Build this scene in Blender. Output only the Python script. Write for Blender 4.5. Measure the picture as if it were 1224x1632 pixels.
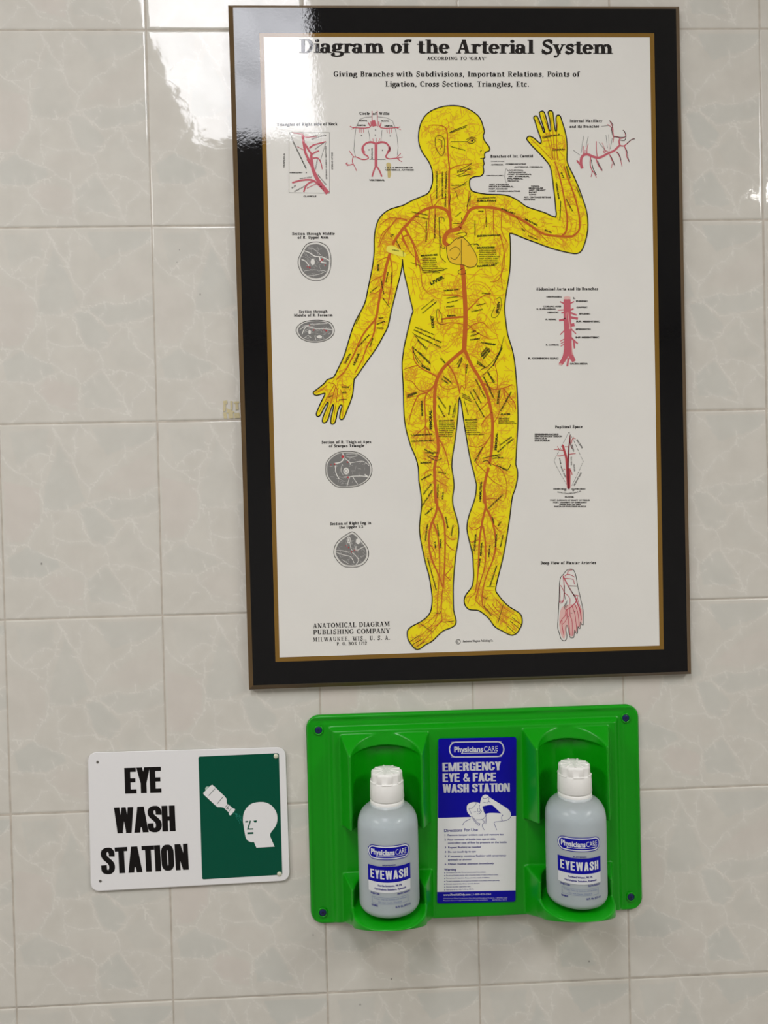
import bpy, bmesh, math, random
import numpy as np
from mathutils import Vector, Matrix
from mathutils.geometry import tessellate_polygon

for _o in list(bpy.data.objects):
    bpy.data.objects.remove(_o)
sc = bpy.context.scene
C = sc.collection
rnd = random.Random(7)

# ------------------------------------------------------------------ camera
# metres; the tiled wall is the plane y = 0, the room lies at y < 0
EYE_X, EYE_DIST, EYE_Z = 0.4531, 0.9889, 1.5
FPX = 1211.07
ROT = np.array([[0.99901858, 0.02448351, -0.03691122],      # right  (x, toward wall handled below)
                [-0.02489244, 0.9996333, -0.01066022],      # down
                [0.03663669, 0.01156857, 0.99926169]])      # forward
def _w(r):
    return Vector((r[0], r[2], -r[1]))
right, down, fwd = _w(ROT[0]), _w(ROT[1]), _w(ROT[2])
cam_data = bpy.data.cameras.new('camera')
cam = bpy.data.objects.new('camera', cam_data)
C.objects.link(cam)
M3 = Matrix((right, -down, -fwd)).transposed()
cam.matrix_world = Matrix.Translation((EYE_X, -EYE_DIST, EYE_Z)) @ M3.to_4x4()
cam_data.sensor_fit = 'VERTICAL'
cam_data.sensor_height = 36.0
cam_data.lens = 36.0 * FPX / 1632.0
cam_data.clip_start = 0.02
sc.camera = cam

# ------------------------------------------------------------------ exposure, world, lamp strengths
sc.view_settings.view_transform = 'Standard'
sc.view_settings.look = 'None'
sc.view_settings.exposure = 1.16
sc.view_settings.gamma = 1.0
sc.view_settings.use_curve_mapping = False
w = bpy.data.worlds.new('world'); sc.world = w
w.use_nodes = True
w.node_tree.nodes['Background'].inputs[0].default_value = (0.8, 0.82, 0.85, 1)
w.node_tree.nodes['Background'].inputs[1].default_value = 0.05
LAMP = 12.0
LAMP_COL = (1.0, 0.985, 0.965)
CEIL_Z = 2.8

# ------------------------------------------------------------------ helpers
ROW0 = EYE_Z + 0.612653                 # height of the first grout line of the wall
def on_wall(px, py, depth):
    """the point of the plane `depth` metres in front of the wall that was surveyed at (px, py) of the photograph"""
    v = ROT.T @ np.array([(px - 612) / FPX, (py - 816) / FPX, 1.0])
    t = (EYE_DIST - depth) / v[2]
    return Vector((EYE_X + t * v[0], -depth, EYE_Z - t * v[1]))

def link(name, me, mat, parent=None):
    o = bpy.data.objects.new(name, me)
    C.objects.link(o)
    if mat is not None:
        me.materials.append(mat)
    if parent is not None:
        o.parent = parent
    return o

def world_base(parent):
    b = Vector((0, 0, 0)); p = parent
    while p is not None:
        b += p.location; p = p.parent
    return b

def mesh_obj(name, verts, faces, mat, parent=None, smooth=False):
    b = world_base(parent)
    me = bpy.data.meshes.new(name)
    me.from_pydata([tuple(Vector(v) - b) for v in verts], [], faces)
    me.update()
    if smooth:
        me.polygons.foreach_set('use_smooth', [True] * len(me.polygons))
    return link(name, me, mat, parent)

def thing(name, label, cat, loc, group=None):
    o = bpy.data.objects.new(name, None)
    C.objects.link(o); o.location = loc
    o.empty_display_size = 0.05
    o['label'] = label; o['category'] = cat
    if group: o['group'] = group
    return o

def struct(o):
    o['kind'] = 'structure'
    return o

# ------------------------------------------------------------------ materials
def material(name, col, rough=0.5, ior=1.5, spec=0.5, peel=0.0, peel_scale=270.0, metal=0.0, mottle=0.0, mottle_scale=40.0, coat=0.0):
    m = bpy.data.materials.new(name); m.use_nodes = True
    nt = m.node_tree; N = nt.nodes; L = nt.links
    b = N['Principled BSDF']
    b.inputs['Base Color'].default_value = (*col, 1)
    b.inputs['Roughness'].default_value = rough
    b.inputs['IOR'].default_value = ior
    b.inputs['Specular IOR Level'].default_value = spec
    b.inputs['Metallic'].default_value = metal
    b.inputs['Coat Weight'].default_value = coat
    geo = N.new('ShaderNodeNewGeometry')
    if peel:
        n1 = N.new('ShaderNodeTexNoise'); n1.inputs['Scale'].default_value = peel_scale
        n1.inputs['Detail'].default_value = 3.0; n1.inputs['Roughness'].default_value = 0.55
        n2 = N.new('ShaderNodeTexNoise'); n2.inputs['Scale'].default_value = peel_scale * 0.12
        n2.inputs['Detail'].default_value = 1.0
        L.new(geo.outputs['Position'], n1.inputs['Vector']); L.new(geo.outputs['Position'], n2.inputs['Vector'])
        ad = N.new('ShaderNodeMath'); ad.operation = 'MULTIPLY_ADD'
        ad.inputs[1].default_value = 2.5
        L.new(n2.outputs['Fac'], ad.inputs[0]); L.new(n1.outputs['Fac'], ad.inputs[2])
        bp = N.new('ShaderNodeBump'); bp.inputs['Strength'].default_value = 1.0
        bp.inputs['Distance'].default_value = peel
        L.new(ad.outputs[0], bp.inputs['Height']); L.new(bp.outputs['Normal'], b.inputs['Normal'])
    if mottle:
        n3 = N.new('ShaderNodeTexNoise'); n3.inputs['Scale'].default_value = mottle_scale
        n3.inputs['Detail'].default_value = 4.0
        L.new(geo.outputs['Position'], n3.inputs['Vector'])
        mr = N.new('ShaderNodeMapRange'); mr.inputs[3].default_value = 1.0 - mottle; mr.inputs[4].default_value = 1.0 + mottle
        L.new(n3.outputs['Fac'], mr.inputs[0])
        mx = N.new('ShaderNodeMix'); mx.data_type = 'RGBA'; mx.blend_type = 'MULTIPLY'
        mx.inputs[0].default_value = 1.0
        mx.inputs[6].default_value = (*col, 1)
        L.new(mr.outputs[0], mx.inputs[7])
        L.new(mx.outputs[2], b.inputs['Base Color'])
    return m

PEEL = 0.000042
def printed(name, col):
    """laminated print: every ink sits under the same glossy film"""
    return material(name, col, rough=0.03, spec=0.4, peel=PEEL)

M_BLACK = printed('black_laminate', (0.0035, 0.0035, 0.0045))
M_GOLD = printed('gold_print', (0.23, 0.125, 0.022))
M_BEVEL = material('gilded_bevel', (0.105, 0.056, 0.012), rough=0.4, mottle=0.35, mottle_scale=30)
M_PAPER = material('chart_paper', (0.82, 0.80, 0.745), rough=0.03, spec=0.4, peel=PEEL, mottle=0.045, mottle_scale=14)
M_INK = printed('black_ink', (0.02, 0.017, 0.016))
M_INK_SOFT = printed('soft_black_ink', (0.05, 0.045, 0.04))
M_YEL = printed('yellow_ink', (0.93, 0.775, 0.012))
M_ORANGE = printed('orange_ink', (0.80, 0.42, 0.03))
M_ART = printed('artery_ink', (0.58, 0.135, 0.022))
M_PINK = printed('pink_ink', (0.60, 0.135, 0.17))
M_PALEPINK = printed('pale_pink_ink', (0.80, 0.50, 0.46))
M_GREY = printed('grey_ink', (0.22, 0.215, 0.205))
M_GREYL = printed('light_grey_ink', (0.50, 0.49, 0.46))
M_DRED = printed('dark_red_ink', (0.20, 0.02, 0.03))
M_STAIN = printed('tan_stain', (0.62, 0.50, 0.22))

M_GREEN = material('green_plastic', (0.003, 0.32, 0.003), rough=0.28, spec=0.4)
M_SCREW = material('navy_plug', (0.006, 0.014, 0.10), rough=0.35)
M_LBLUE = material('label_blue', (0.0008, 0.0005, 0.34), rough=0.3, spec=0.25)
M_LWHITE = material('label_white', (0.86, 0.86, 0.85), rough=0.4, spec=0.3)
M_LTEXT = material('label_text_blue', (0.03, 0.025, 0.25), rough=0.4, spec=0.25)
M_SIGNW = material('sign_white', (0.86, 0.85, 0.845), rough=0.25)
M_SIGNG = material('sign_green', (0.0001, 0.082, 0.045), rough=0.3, spec=0.2)
M_SIGNK = material('sign_black', (0.006, 0.0045, 0.0045), rough=0.35, spec=0.25)
M_SPRAY = material('spray_teal', (0.01, 0.26, 0.19), rough=0.4)
M_CREAM = material('cream_plug', (0.66, 0.66, 0.50), rough=0.5)
M_CAP = material('white_cap_plastic', (0.90, 0.89, 0.85), rough=0.35)

# ------------------------------------------------------------------ lettering
def arc(cx, cy, rx, ry, a0, a1, n=14):
    return [(cx + rx * math.cos(math.radians(a0 + (a1 - a0) * i / n)), cy + ry * math.sin(math.radians(a0 + (a1 - a0) * i / n))) for i in range(n + 1)]

def smooth(pts, n=4, closed=False):
    P = [Vector((*p, 0)) for p in pts]; m = len(P); out = []
    rng = range(m if closed else m - 1)
    for i in rng:
        if closed:
            p0, p1, p2, p3 = P[i - 1], P[i], P[(i + 1) % m], P[(i + 2) % m]
        else:
            p0, p1, p2, p3 = P[max(i - 1, 0)], P[i], P[i + 1], P[min(i + 2, m - 1)]
        for k in range(n):
            t = k / n
            q = 0.5 * ((2 * p1) + (p2 - p0) * t + (2 * p0 - 5 * p1 + 4 * p2 - p3) * t * t + (3 * p1 - p0 - 3 * p2 + p3) * t ** 3)
            out.append((q.x, q.y))
    if not closed:
        out.append((P[-1].x, P[-1].y))
    return out

def ribbon(pts, wd, closed=False):
    """quads along a path; wd: number, list, or function of direction angle"""
    pts = [p for i, p in enumerate(pts) if i == 0 or (abs(p[0] - pts[i - 1][0]) + abs(p[1] - pts[i - 1][1])) > 1e-9]
    n = len(pts)
    if n < 2: return []
    Lf, Rt = [], []
    for i in range(n):
        a = pts[i - 1] if (i > 0 or closed) else pts[i]
        b = pts[(i + 1) % n] if (i < n - 1 or closed) else pts[i]
        p = pts[i]
        d1 = Vector((p[0] - a[0], p[1] - a[1])); d2 = Vector((b[0] - p[0], b[1] - p[1]))
        if d1.length < 1e-9: d1 = d2
        if d2.length < 1e-9: d2 = d1
        d1.normalize(); d2.normalize()
        t = d1 + d2
        if t.length < 1e-6: t = d1.copy()
        t.normalize()
        nv = Vector((-t.y, t.x))
        if callable(wd): ww = wd(t)
        elif isinstance(wd, (list, tuple)): ww = wd[i]
        else: ww = wd
        k = 1.0 / max(0.45, abs(nv.dot(Vector((-d1.y, d1.x)))))
        off = nv * (ww * 0.5 * k)
        Lf.append((p[0] + off.x, p[1] + off.y)); Rt.append((p[0] - off.x, p[1] - off.y))
    q = []
    for i in range(n if closed else n - 1):
        j = (i + 1) % n
        q.append([Lf[i], Lf[j], Rt[j], Rt[i]])
    return q

def rect(x0, y0, x1, y1): return [(x0, y0), (x1, y0), (x1, y1), (x0, y1)]
def disc(cx, cy, r, n=12, ry=None):
    ry = r if ry is None else ry
    return [(cx + r * math.cos(2 * math.pi * i / n), cy + ry * math.sin(2 * math.pi * i / n)) for i in range(n)]

def serif_font(T=0.19, t=0.075):
    S = 0.07; o = 0.085
    mod = lambda v: t + (T - t) * abs(v.y) ** 1.5
    def st(x, y0, y1, bot=1, top=1, wd=T):
        r = [rect(x, y0, x + wd, y1)]
        if bot: r.append(rect(x - o, y0, x + wd + o, y0 + S))
        if top == 1: r.append(rect(x - o, y1 - S, x + wd + o, y1))
        if top == 2: r.append([(x - o, y1 - S * 1.3), (x, y1 - S), (x + wd, y1), (x + wd * .3, y1), (x - o, y1 - S * .7)])
        if top == 2: r.append(rect(x - o, y1 - S, x + wd, y1))
        return r
    R = lambda p: ribbon(p, mod)
    dg = lambda x0, y0, x1, y1, wd: [[(x0 - wd / 2, y0), (x0 + wd / 2, y0), (x1 + wd / 2, y1), (x1 - wd / 2, y1)]]
    sf = lambda x0, x1, y: [rect(x0, y, x1, y + S)]
    X = 0.68; h = T / 2
    G = {}
    G['a'] = (R(arc(.25, .47, .17, .17, 160, 0)) + [disc(.1, .5, .085), rect(.42 - h, .06, .42 + h, .49), rect(.42, 0, .62, S)] + R(arc(.22, .2, .15, .165, 0, 360, 20)), .66)
    G['b'] = (st(.09, 0, 1, 0, 2) + R(arc(.38, .33, .2, .3, 0, 360, 24)), .68)
    G['c'] = (R(arc(.3, .34, .2, .305, 45, 320, 20)) + [disc(.44, .52, .085)], .58)
    G['d'] = (st(.42, 0, 1, 0, 2) + [rect(.5, 0, .7, S)] + R(arc(.3, .33, .2, .3, 0, 360, 24)), .74)
    G['e'] = (R(arc(.3, .34, .2, .305, 0, 320, 22)) + [rect(.16, .31, .52, .31 + t)], .6)
    G['f'] = (st(.13, 0, .72, 1, 0) + [rect(.02, X - S, .42, X)] + R(arc(.38, .76, .155, .2, 180, 40)) + [disc(.45, .87, .085)], .46)
    G['g'] = (R(arc(.27, .44, .17, .2, 0, 360, 20)) + R(smooth([(.16, .28), (.1, .18), (.2, .1), (.42, .08), (.55, -.02), (.5, -.17), (.3, -.24), (.1, -.2), (.05, -.1), (.14, 0)], 4)) + R([(.4, .58), (.5, .66)]) + [disc(.54, .62, .075)], .62)
    G['h'] = (st(.1, 0, 1, 1, 2) + st(.47, 0, .42, 1, 0) + R(arc(.41, .42, .155, .23, 0, 150)), .78)
    G['i'] = (st(.1, 0, X, 1, 2) + [disc(.195, .88, .12)], .4)
    G['k'] = (st(.1, 0, 1, 1, 2) + dg(.3, .3, .55, X, t) + dg(.58, 0, .38, .4, T) + sf(.42, .72, 0) + sf(.42, .68, X - S), .74)
    G['l'] = (st(.1, 0, 1, 1, 2), .4)
    G['m'] = (st(.1, 0, X, 1, 2) + st(.46, 0, .42, 1, 0) + R(arc(.41, .42, .145, .23, 0, 150)) + st(.82, 0, .42, 1, 0) + R(arc(.77, .42, .145, .23, 0, 150)), 1.12)
    G['n'] = (st(.1, 0, X, 1, 2) + st(.47, 0, .42, 1, 0) + R(arc(.41, .42, .155, .23, 0, 150)), .78)
    G['o'] = (R(arc(.3, .34, .205, .305, 0, 360, 24)), .62)
    G['p'] = (st(.1, -.28, X, 1, 2) + R(arc(.38, .34, .2, .3, 0, 360, 24)), .68)
    G['r'] = (st(.1, 0, X, 1, 2) + R(arc(.4, .4, .17, .24, 160, 70)) + [disc(.47, .57, .095)], .56)
    G['s'] = (ribbon(smooth([(.46, .52), (.36, .63), (.22, .63), (.12, .53), (.2, .4), (.36, .31), (.44, .18), (.34, .06), (.18, .05), (.06, .16)], 4), lambda v: t + (T - t) * (0.35 + .65 * abs(v.x) * (1 if v.x * v.y < 0 else .1))) + [rect(.42, .45, .48, X), rect(.04, 0, .1, .22)], .54)
    G['t'] = (st(.12, .1, .88, 0, 0) + [rect(0, X - S, .44, X)] + R(arc(.34, .15, .13, .12, 180, 330)), .48)
    G['u'] = (st(.1, .2, X, 0, 2) + R(arc(.35, .22, .16, .18, 180, 320)) + st(.46, 0, X, 0, 2) + [rect(.5, 0, .73, S)], .78)
    G['v'] = (dg(.32, 0, .13, X, T) + dg(.34, 0, .54, X, t) + sf(-.02, .32, X - S) + sf(.42, .66, X - S), .66)
    G['w'] = (dg(.28, 0, .11, X, T) + dg(.3, 0, .47, X, t) + dg(.63, 0, .48, X, T) + dg(.65, 0, .83, X, t) + sf(-.04, .6, X - S) + sf(.72, .95, X - S), .94)
    G['x'] = (dg(.5, 0, .14, X, T) + dg(.1, 0, .5, X, t) + sf(0, .3, 0) + sf(.36, .66, 0) + sf(0, .3, X - S) + sf(.38, .64, X - S), .66)
    G['y'] = (dg(.34, 0, .13, X, T) + dg(.24, -.2, .56, X, t) + sf(-.02, .34, X - S) + sf(.44, .7, X - S) + [disc(.12, -.2, .085), rect(.1, -.27, .24, -.19)], .68)
    G['A'] = (dg(.62, 0, .4, 1, T) + dg(.12, 0, .38, 1, t) + sf(-.02, .26, 0) + sf(.44, .82, 0) + [rect(.2, .28, .56, .28 + t)], .82)
    G['B'] = (st(.12, 0, 1, 0, 0) + sf(.02, .4, 0) + sf(.02, .4, 1 - S) + R([(.2, .96), (.4, .96)] + arc(.4, .745, .17, .215, 90, -90)) + R([(.2, .53), (.43, .53)] + arc(.43, .285, .19, .245, 90, -90) + [(.2, .04)]), .74)
    G['C'] = (R(arc(.42, .5, .3, .46, 45, 320, 22)) + [rect(.62, .66, .69, 1)], .78)
    G['D'] = (st(.12, 0, 1, 0, 0) + sf(.02, .42, 0) + sf(.02, .42, 1 - S) + R([(.2, .96), (.38, .96)] + arc(.38, .5, .31, .46, 90, -90, 18) + [(.2, .04)]), .84)
    G['E'] = (st(.12, 0, 1) + [rect(.12, 0, .68, S), rect(.12, 1 - S, .66, 1), rect(.61, 0, .68, .26), rect(.59, .76, .66, 1), rect(.3, .46, .5, .54), rect(.46, .36, .52, .64)], .76)
    G['F'] = (st(.12, 0, 1) + [rect(.12, 1 - S, .66, 1), rect(.59, .76, .66, 1), rect(.3, .46, .5, .54), rect(.46, .36, .52, .64)], .7)
    G['G'] = (R(arc(.42, .5, .3, .46, 45, 330, 22)) + [rect(.62, .66, .69, 1), rect(.56, .05, .56 + T, .44), rect(.46, .38, .84, .38 + S)], .86)
    G['H'] = (st(.12, 0, 1) + st(.56, 0, 1) + [rect(.2, .46, .7, .46 + t)], .88)
    G['I'] = (st(.12, 0, 1), .44)
    G['K'] = (st(.12, 0, 1) + dg(.3, .36, .66, 1, t) + dg(.7, 0, .42, .56, T) + sf(.5, .88, 0) + sf(.5, .82, 1 - S), .88)
    G['L'] = (st(.12, 0, 1) + [rect(.12, 0, .66, S), rect(.6, 0, .67, .3)], .72)
    G['M'] = (st(.12, 0, 1, 1, 1, t) + st(.78, 0, 1) + dg(.5, .1, .2, 1, T) + dg(.5, .1, .84, 1, t), 1.1)
    G['N'] = (st(.12, 0, 1, 1, 1, t) + st(.66, 0, 1, 0, 1, t) + dg(.62, 0, .2, 1, T), .84)
    G['O'] = (R(arc(.42, .5, .31, .46, 0, 360, 28)), .84)
    G['P'] = (st(.12, 0, 1) + R([(.2, .96), (.42, .96)] + arc(.42, .71, .19, .25, 90, -90) + [(.2, .46)]), .72)
    G['R'] = (st(.12, 0, 1) + R([(.2, .96), (.42, .96)] + arc(.42, .73, .18, .23, 90, -90) + [(.2, .5)]) + dg(.68, 0, .46, .5, T) + sf(.62, .86, 0), .86)
    G['S'] = (ribbon(smooth([(.58, .76), (.48, .93), (.3, .95), (.15, .8), (.22, .62), (.44, .47), (.56, .28), (.46, .07), (.24, .05), (.08, .24)], 4), lambda v: t + (T - t) * (0.35 + .65 * abs(v.x) * (1 if v.x * v.y < 0 else .1))) + [rect(.55, .68, .62, 1), rect(.04, 0, .11, .34)], .68)
    G['T'] = (st(.3, 0, 1, 1, 0) + [rect(.02, 1 - S, .76, 1), rect(.02, .72, .09, 1), rect(.69, .72, .76, 1)], .8)
    G['U'] = (st(.12, .3, 1, 0, 1) + R(arc(.44, .3, .225, .26, 180, 360)) + [rect(.63, .3, .63 + t, 1)] + sf(.54, .8, 1 - S), .84)
    G['V'] = (dg(.4, 0, .15, 1, T) + dg(.42, 0, .68, 1, t) + sf(-.02, .36, 1 - S) + sf(.54, .82, 1 - S), .8)
    G['W'] = (dg(.36, 0, .14, 1, T) + dg(.38, 0, .6, 1, t) + dg(.8, 0, .6, 1, T) + dg(.82, 0, 1.04, 1, t) + sf(-.04, .34, 1 - S) + sf(.92, 1.18, 1 - S), 1.16)
    G['X'] = (dg(.62, 0, .18, 1, T) + dg(.14, 0, .62, 1, t) + sf(0, .3, 0) + sf(.48, .82, 0) + sf(0, .34, 1 - S) + sf(.5, .78, 1 - S), .82)
    G['Y'] = (dg(.4, .42, .14, 1, T) + dg(.42, .42, .68, 1, t) + st(.32, 0, .46, 1, 0) + sf(-.04, .34, 1 - S) + sf(.56, .84, 1 - S), .82)
    G['1'] = (st(.14, 0, 1, 1, 0) + dg(.06, .78, .2, 1, t), .46)
    G['2'] = (R(smooth([(.1, .72), (.16, .92), (.32, .96), (.46, .84), (.44, .62), (.2, .26), (.08, .08)], 4)) + [rect(.06, 0, .54, .12)], .6)
    G['3'] = (R(arc(.28, .74, .19, .22, 160, -80)) + R(arc(.28, .27, .21, .24, 80, -160)), .58)
    G['7'] = (dg(.22, 0, .46, .94, T) + [rect(.06, .9, .55, 1)], .6)
    G['.'] = ([disc(.14, .09, .1)], .3)
    G[','] = ([disc(.14, .09, .1), [(.1, 0), (.24, .06), (.14, -.2), (.06, -.2)]], .32)
    G['-'] = ([rect(.06, .3, .36, .42)], .42)
    G['"'] = ([rect(.04, .66, .12, 1), rect(.2, .66, .28, 1)], .36)
    G[' '] = ([], .42)
    return G

def gothic_font(T=0.2, b=0.155):
    dg = lambda x0, y0, x1, y1, wd=T: [[(x0 - wd / 2, y0), (x0 + wd / 2, y0), (x1 + wd / 2, y1), (x1 - wd / 2, y1)]]
    mod = lambda v: b + (T - b) * abs(v.y)
    h = T / 2; k = b / 2
    G = {}
    rr = lambda x0, x1: [(x0, .3)] + arc((x0 + x1) / 2, .28, (x1 - x0) / 2, .28 - k, 180, 360, 12) + arc((x0 + x1) / 2, .72, (x1 - x0) / 2, .28 - k, 0, 180, 12)
    G['E'] = ([rect(0, 0, T, 1), rect(0, 0, .44, b), rect(0, .43, .41, .43 + b), rect(0, 1 - b, .44, 1)], .5)
    G['F'] = ([rect(0, 0, T, 1), rect(0, .43, .40, .43 + b), rect(0, 1 - b, .43, 1)], .47)
    G['Y'] = (dg(.25, .38, .1, 1) + dg(.25, .38, .4, 1) + [rect(.25 - h, 0, .25 + h, .45)], .52)
    G['W'] = (dg(.2, 0, .1, 1, T * .95) + dg(.21, 0, .36, 1, T * .72) + dg(.51, 0, .36, 1, T * .72) + dg(.52, 0, .62, 1, T * .95), .76)
    G['A'] = (dg(.1, 0, .25, 1) + dg(.42, 0, .27, 1) + [rect(.12, .2, .4, .33)], .55)
    G['S'] = (ribbon(smooth([(.4, .66), (.4, .8), (.33, .91), (.23, .925), (.12, .86), (.1, .74), (.15, .62), (.33, .44), (.39, .32), (.38, .17), (.3, .08), (.2, .075), (.1, .14), (.085, .34)], 4), mod), .54)
    G['H'] = ([rect(0, 0, T, 1), rect(.28, 0, .28 + T, 1), rect(0, .42, .45, .42 + b)], .54)
    G['T'] = ([rect(.24 - h, 0, .24 + h, 1), rect(0, 1 - b, .48, 1)], .5)
    G['I'] = ([rect(0, 0, T, 1)], .26)
    G['O'] = (ribbon(rr(h, .48 - h), mod, True), .54)
    G['N'] = ([rect(0, 0, T * .82, 1), rect(.5 - T * .82, 0, .5, 1)] + dg(.5 - T * .5, 0, T * .5, 1), .56)
    G['M'] = ([rect(0, 0, T * .85, 1), rect(.66 - T * .85, 0, .66, 1)] + dg(.33, 0, .12, 1, T * .8) + dg(.33, 0, .54, 1, T * .8), .72)
    G['R'] = ([rect(0, 0, T, 1)] + ribbon([(T * .5, 1 - k), (.26, 1 - k)] + arc(.26, .735, .13, .265 - k, 90, -90, 10) + [(T * .5, .47 + k)], mod) + dg(.4, 0, .33, .5), .54)
    G['G'] = (ribbon([(.41, .66)] + arc(.25, .72, .155, .28 - k, 0, 180, 10) + arc(.25, .28, .155, .28 - k, 180, 340, 10), mod) + [rect(.27, .38, .5, .38 + b), rect(.5 - T * .8, 0, .5, .5)], .56)
    G['C'] = (ribbon([(.41, .64)] + arc(.25, .72, .155, .28 - k, 0, 180, 10) + arc(.25, .28, .155, .28 - k, 180, 360, 10) + [(.41, .37)], mod), .54)
    G['&'] = (ribbon(smooth([(.54, .02), (.2, .6), (.17, .78), (.27, .92), (.37, .8), (.32, .66), (.14, .44), (.09, .25), (.18, .09), (.32, .09), (.45, .24), (.52, .46)], 4), T * .72), .62)
    G[' '] = ([], .26)
    return G

SERIF = serif_font(0.222, 0.105)
SERIF_LIGHT = serif_font(0.19, 0.09)
SERIF_SMALL = serif_font(0.26, 0.16)
GOTHIC = gothic_font(0.22, 0.16)
GOTHIC_M = gothic_font(0.185, 0.14)

_sans = {}
def sans_shape(s, bold=0.0):
    key = (s, bold)
    if key not in _sans:
        cu = bpy.data.curves.new('lettering', 'FONT'); cu.body = s; cu.size = 1.0; cu.offset = bold
        cu.resolution_u = 3
        ob = bpy.data.objects.new('lettering', cu); C.objects.link(ob)
        me = bpy.data.meshes.new_from_object(ob)
        vs = [(v.co.x, v.co.y) for v in me.vertices]
        fs = [[vs[i] for i in p.vertices] for p in me.polygons]
        bpy.data.objects.remove(ob); bpy.data.curves.remove(cu); bpy.data.meshes.remove(me)
        xs = [p[0] for p in vs] or [0, 1]
        _sans[key] = (fs, min(xs), max(xs))
    return _sans[key]

def layout(s, font, tracking=0.04):
    out = []; x = 0.0
    for ch in s:
        polys, adv = font.get(ch, font[' '])
        for p in polys: out.append([(a + x, b_) for a, b_ in p])
        x += adv + tracking
    return out, 0.0, x - tracking

def fitted(s, font, x0, y0, x1, y1, cap, tracking=0.04, bold=0.0, sy=-1):
    """polygons of a word set between two baseline points; cap is the capital height; sy=-1: y runs down"""
    if font == 'sans':
        polys, a, b_ = sans_shape(s, bold); yk = 1 / 0.73
    else:
        polys, a, b_ = layout(s, font, tracking); yk = 1.0
    d = Vector((x1 - x0, y1 - y0)); L = d.length; e = d / L
    n = Vector((e.y, -e.x)) if sy < 0 else Vector((-e.y, e.x))
    kx = L / max(1e-6, b_ - a)
    return [[(x0 + e.x * (p - a) * kx + n.x * q * cap * yk, y0 + e.y * (p - a) * kx + n.y * q * cap * yk) for p, q in poly] for poly in polys]

class Ink:
    """flat printed or moulded shapes, drawn in survey coordinates of one plane"""
    def __init__(self): self.polys = []
    def poly(self, pts): self.polys.append(pts); return self
    def line(self, pts, wd, closed=False): self.polys += ribbon(pts, wd, closed); return self
    def text(self, *a, **k): self.polys += fitted(*a, **k); return self
    def build(self, name, mat, parent, depth, conv=None):
        conv = conv or (lambda x, y: on_wall(x, y, depth))
        V, F = [], []
        for p in self.polys:
            p = [q for i, q in enumerate(p) if i == 0 or q != p[i - 1]]
            if len(p) < 3: continue
            base = len(V)
            lift = (len(F) % 23) * 0.000002              # overlapping strokes lie on one another
            V += [conv(x, y) + Vector((0, -lift, 0)) for x, y in p]
            if len(p) <= 4:
                F.append(list(range(base, base + len(p))))
            else:
                for t in tessellate_polygon([[Vector((x, y, 0)) for x, y in p]]):
                    F.append([base + i for i in t])
        o = mesh_obj(name, V, F, mat, parent)
        bm = bmesh.new(); bm.from_mesh(o.data)
        for f in bm.faces:
            f.normal_update()
            if f.normal.y > 0: f.normal_flip()
        bm.to_mesh(o.data); bm.free()
        return o

def P(frame, s):
    """points typed as 'x y x y' in an enlargement with origin and scale"""
    ox, oy, k = frame
    n = [float(v) for v in s.split()]
    return [(ox + n[i] / k, oy + n[i + 1] / k) for i in range(0, len(n), 2)]

def slab(name, loop, holes, d0, d1, mat, parent, chamfer=0.0, conv=on_wall):
    """a plate with outline `loop` (survey coords), holes, from depth d0 (back) to d1 (front)"""
    V, F = [], []
    loops = [loop] + holes
    def inset(lp, a, sgn):
        out = []; n = len(lp)
        for i in range(n):
            t = Vector((lp[(i + 1) % n][0] - lp[i - 1][0], lp[(i + 1) % n][1] - lp[i - 1][1]))
            if t.length > 0: t.normalize()
            out.append((lp[i][0] - t.y * a * sgn, lp[i][1] + t.x * a * sgn))
        return out
    area = sum(loop[i - 1][0] * loop[i][1] - loop[i][0] * loop[i - 1][1] for i in range(len(loop)))
    sg = 1 if area > 0 else -1
    front = [inset(loop, chamfer * 1230, sg) if chamfer else loop] + holes
    idx = []
    for li, lp in enumerate(loops):
        n = len(lp)
        b0 = len(V); V += [conv(x, y, d0) for x, y in lp]
        b1 = len(V); V += [conv(x, y, d1 - chamfer) for x, y in lp]
        b2 = len(V); V += [conv(x, y, d1) for x, y in front[li]]
        idx.append((b2, n))
        for i in range(n):
            j = (i + 1) % n
            F.append([b0 + i, b0 + j, b1 + j, b1 + i])
            F.append([b1 + i, b1 + j, b2 + j, b2 + i])
    flat = [b + i for b, n in idx for i in range(n)]
    for t in tessellate_polygon([[Vector((x, y, 0)) for x, y in lp] for lp in front]):
        F.append([flat[i] for i in t])
    o = mesh_obj(name, V, F, mat, parent)
    bm = bmesh.new(); bm.from_mesh(o.data)
    bmesh.ops.recalc_face_normals(bm, faces=bm.faces[:])
    # open-backed: make sure the front looks into the room
    big = max(bm.faces, key=lambda f: f.calc_area())
    if big.normal.y > 0:
        for f in bm.faces: f.normal_flip()
    bm.to_mesh(o.data); bm.free()
    return o

def rounded_quad(c, r, n=6):
    """corners in order; r in the same units"""
    out = []; m = len(c)
    for i in range(m):
        p = Vector(c[i]); a = Vector(c[i - 1]); b_ = Vector(c[(i + 1) % m])
        da = (a - p).normalized(); db = (b_ - p).normalized()
        p0 = p + da * r; p2 = p + db * r
        for k in range(n + 1):
            t = k / n
            q = p0 * (1 - t) ** 2 + p * 2 * t * (1 - t) * 0.83 + p0 * t * (1 - t) * 0.17 + p2 * t * (1 - t) * 0.17 + p2 * t * t
            out.append((q.x, q.y))
    return out

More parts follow.
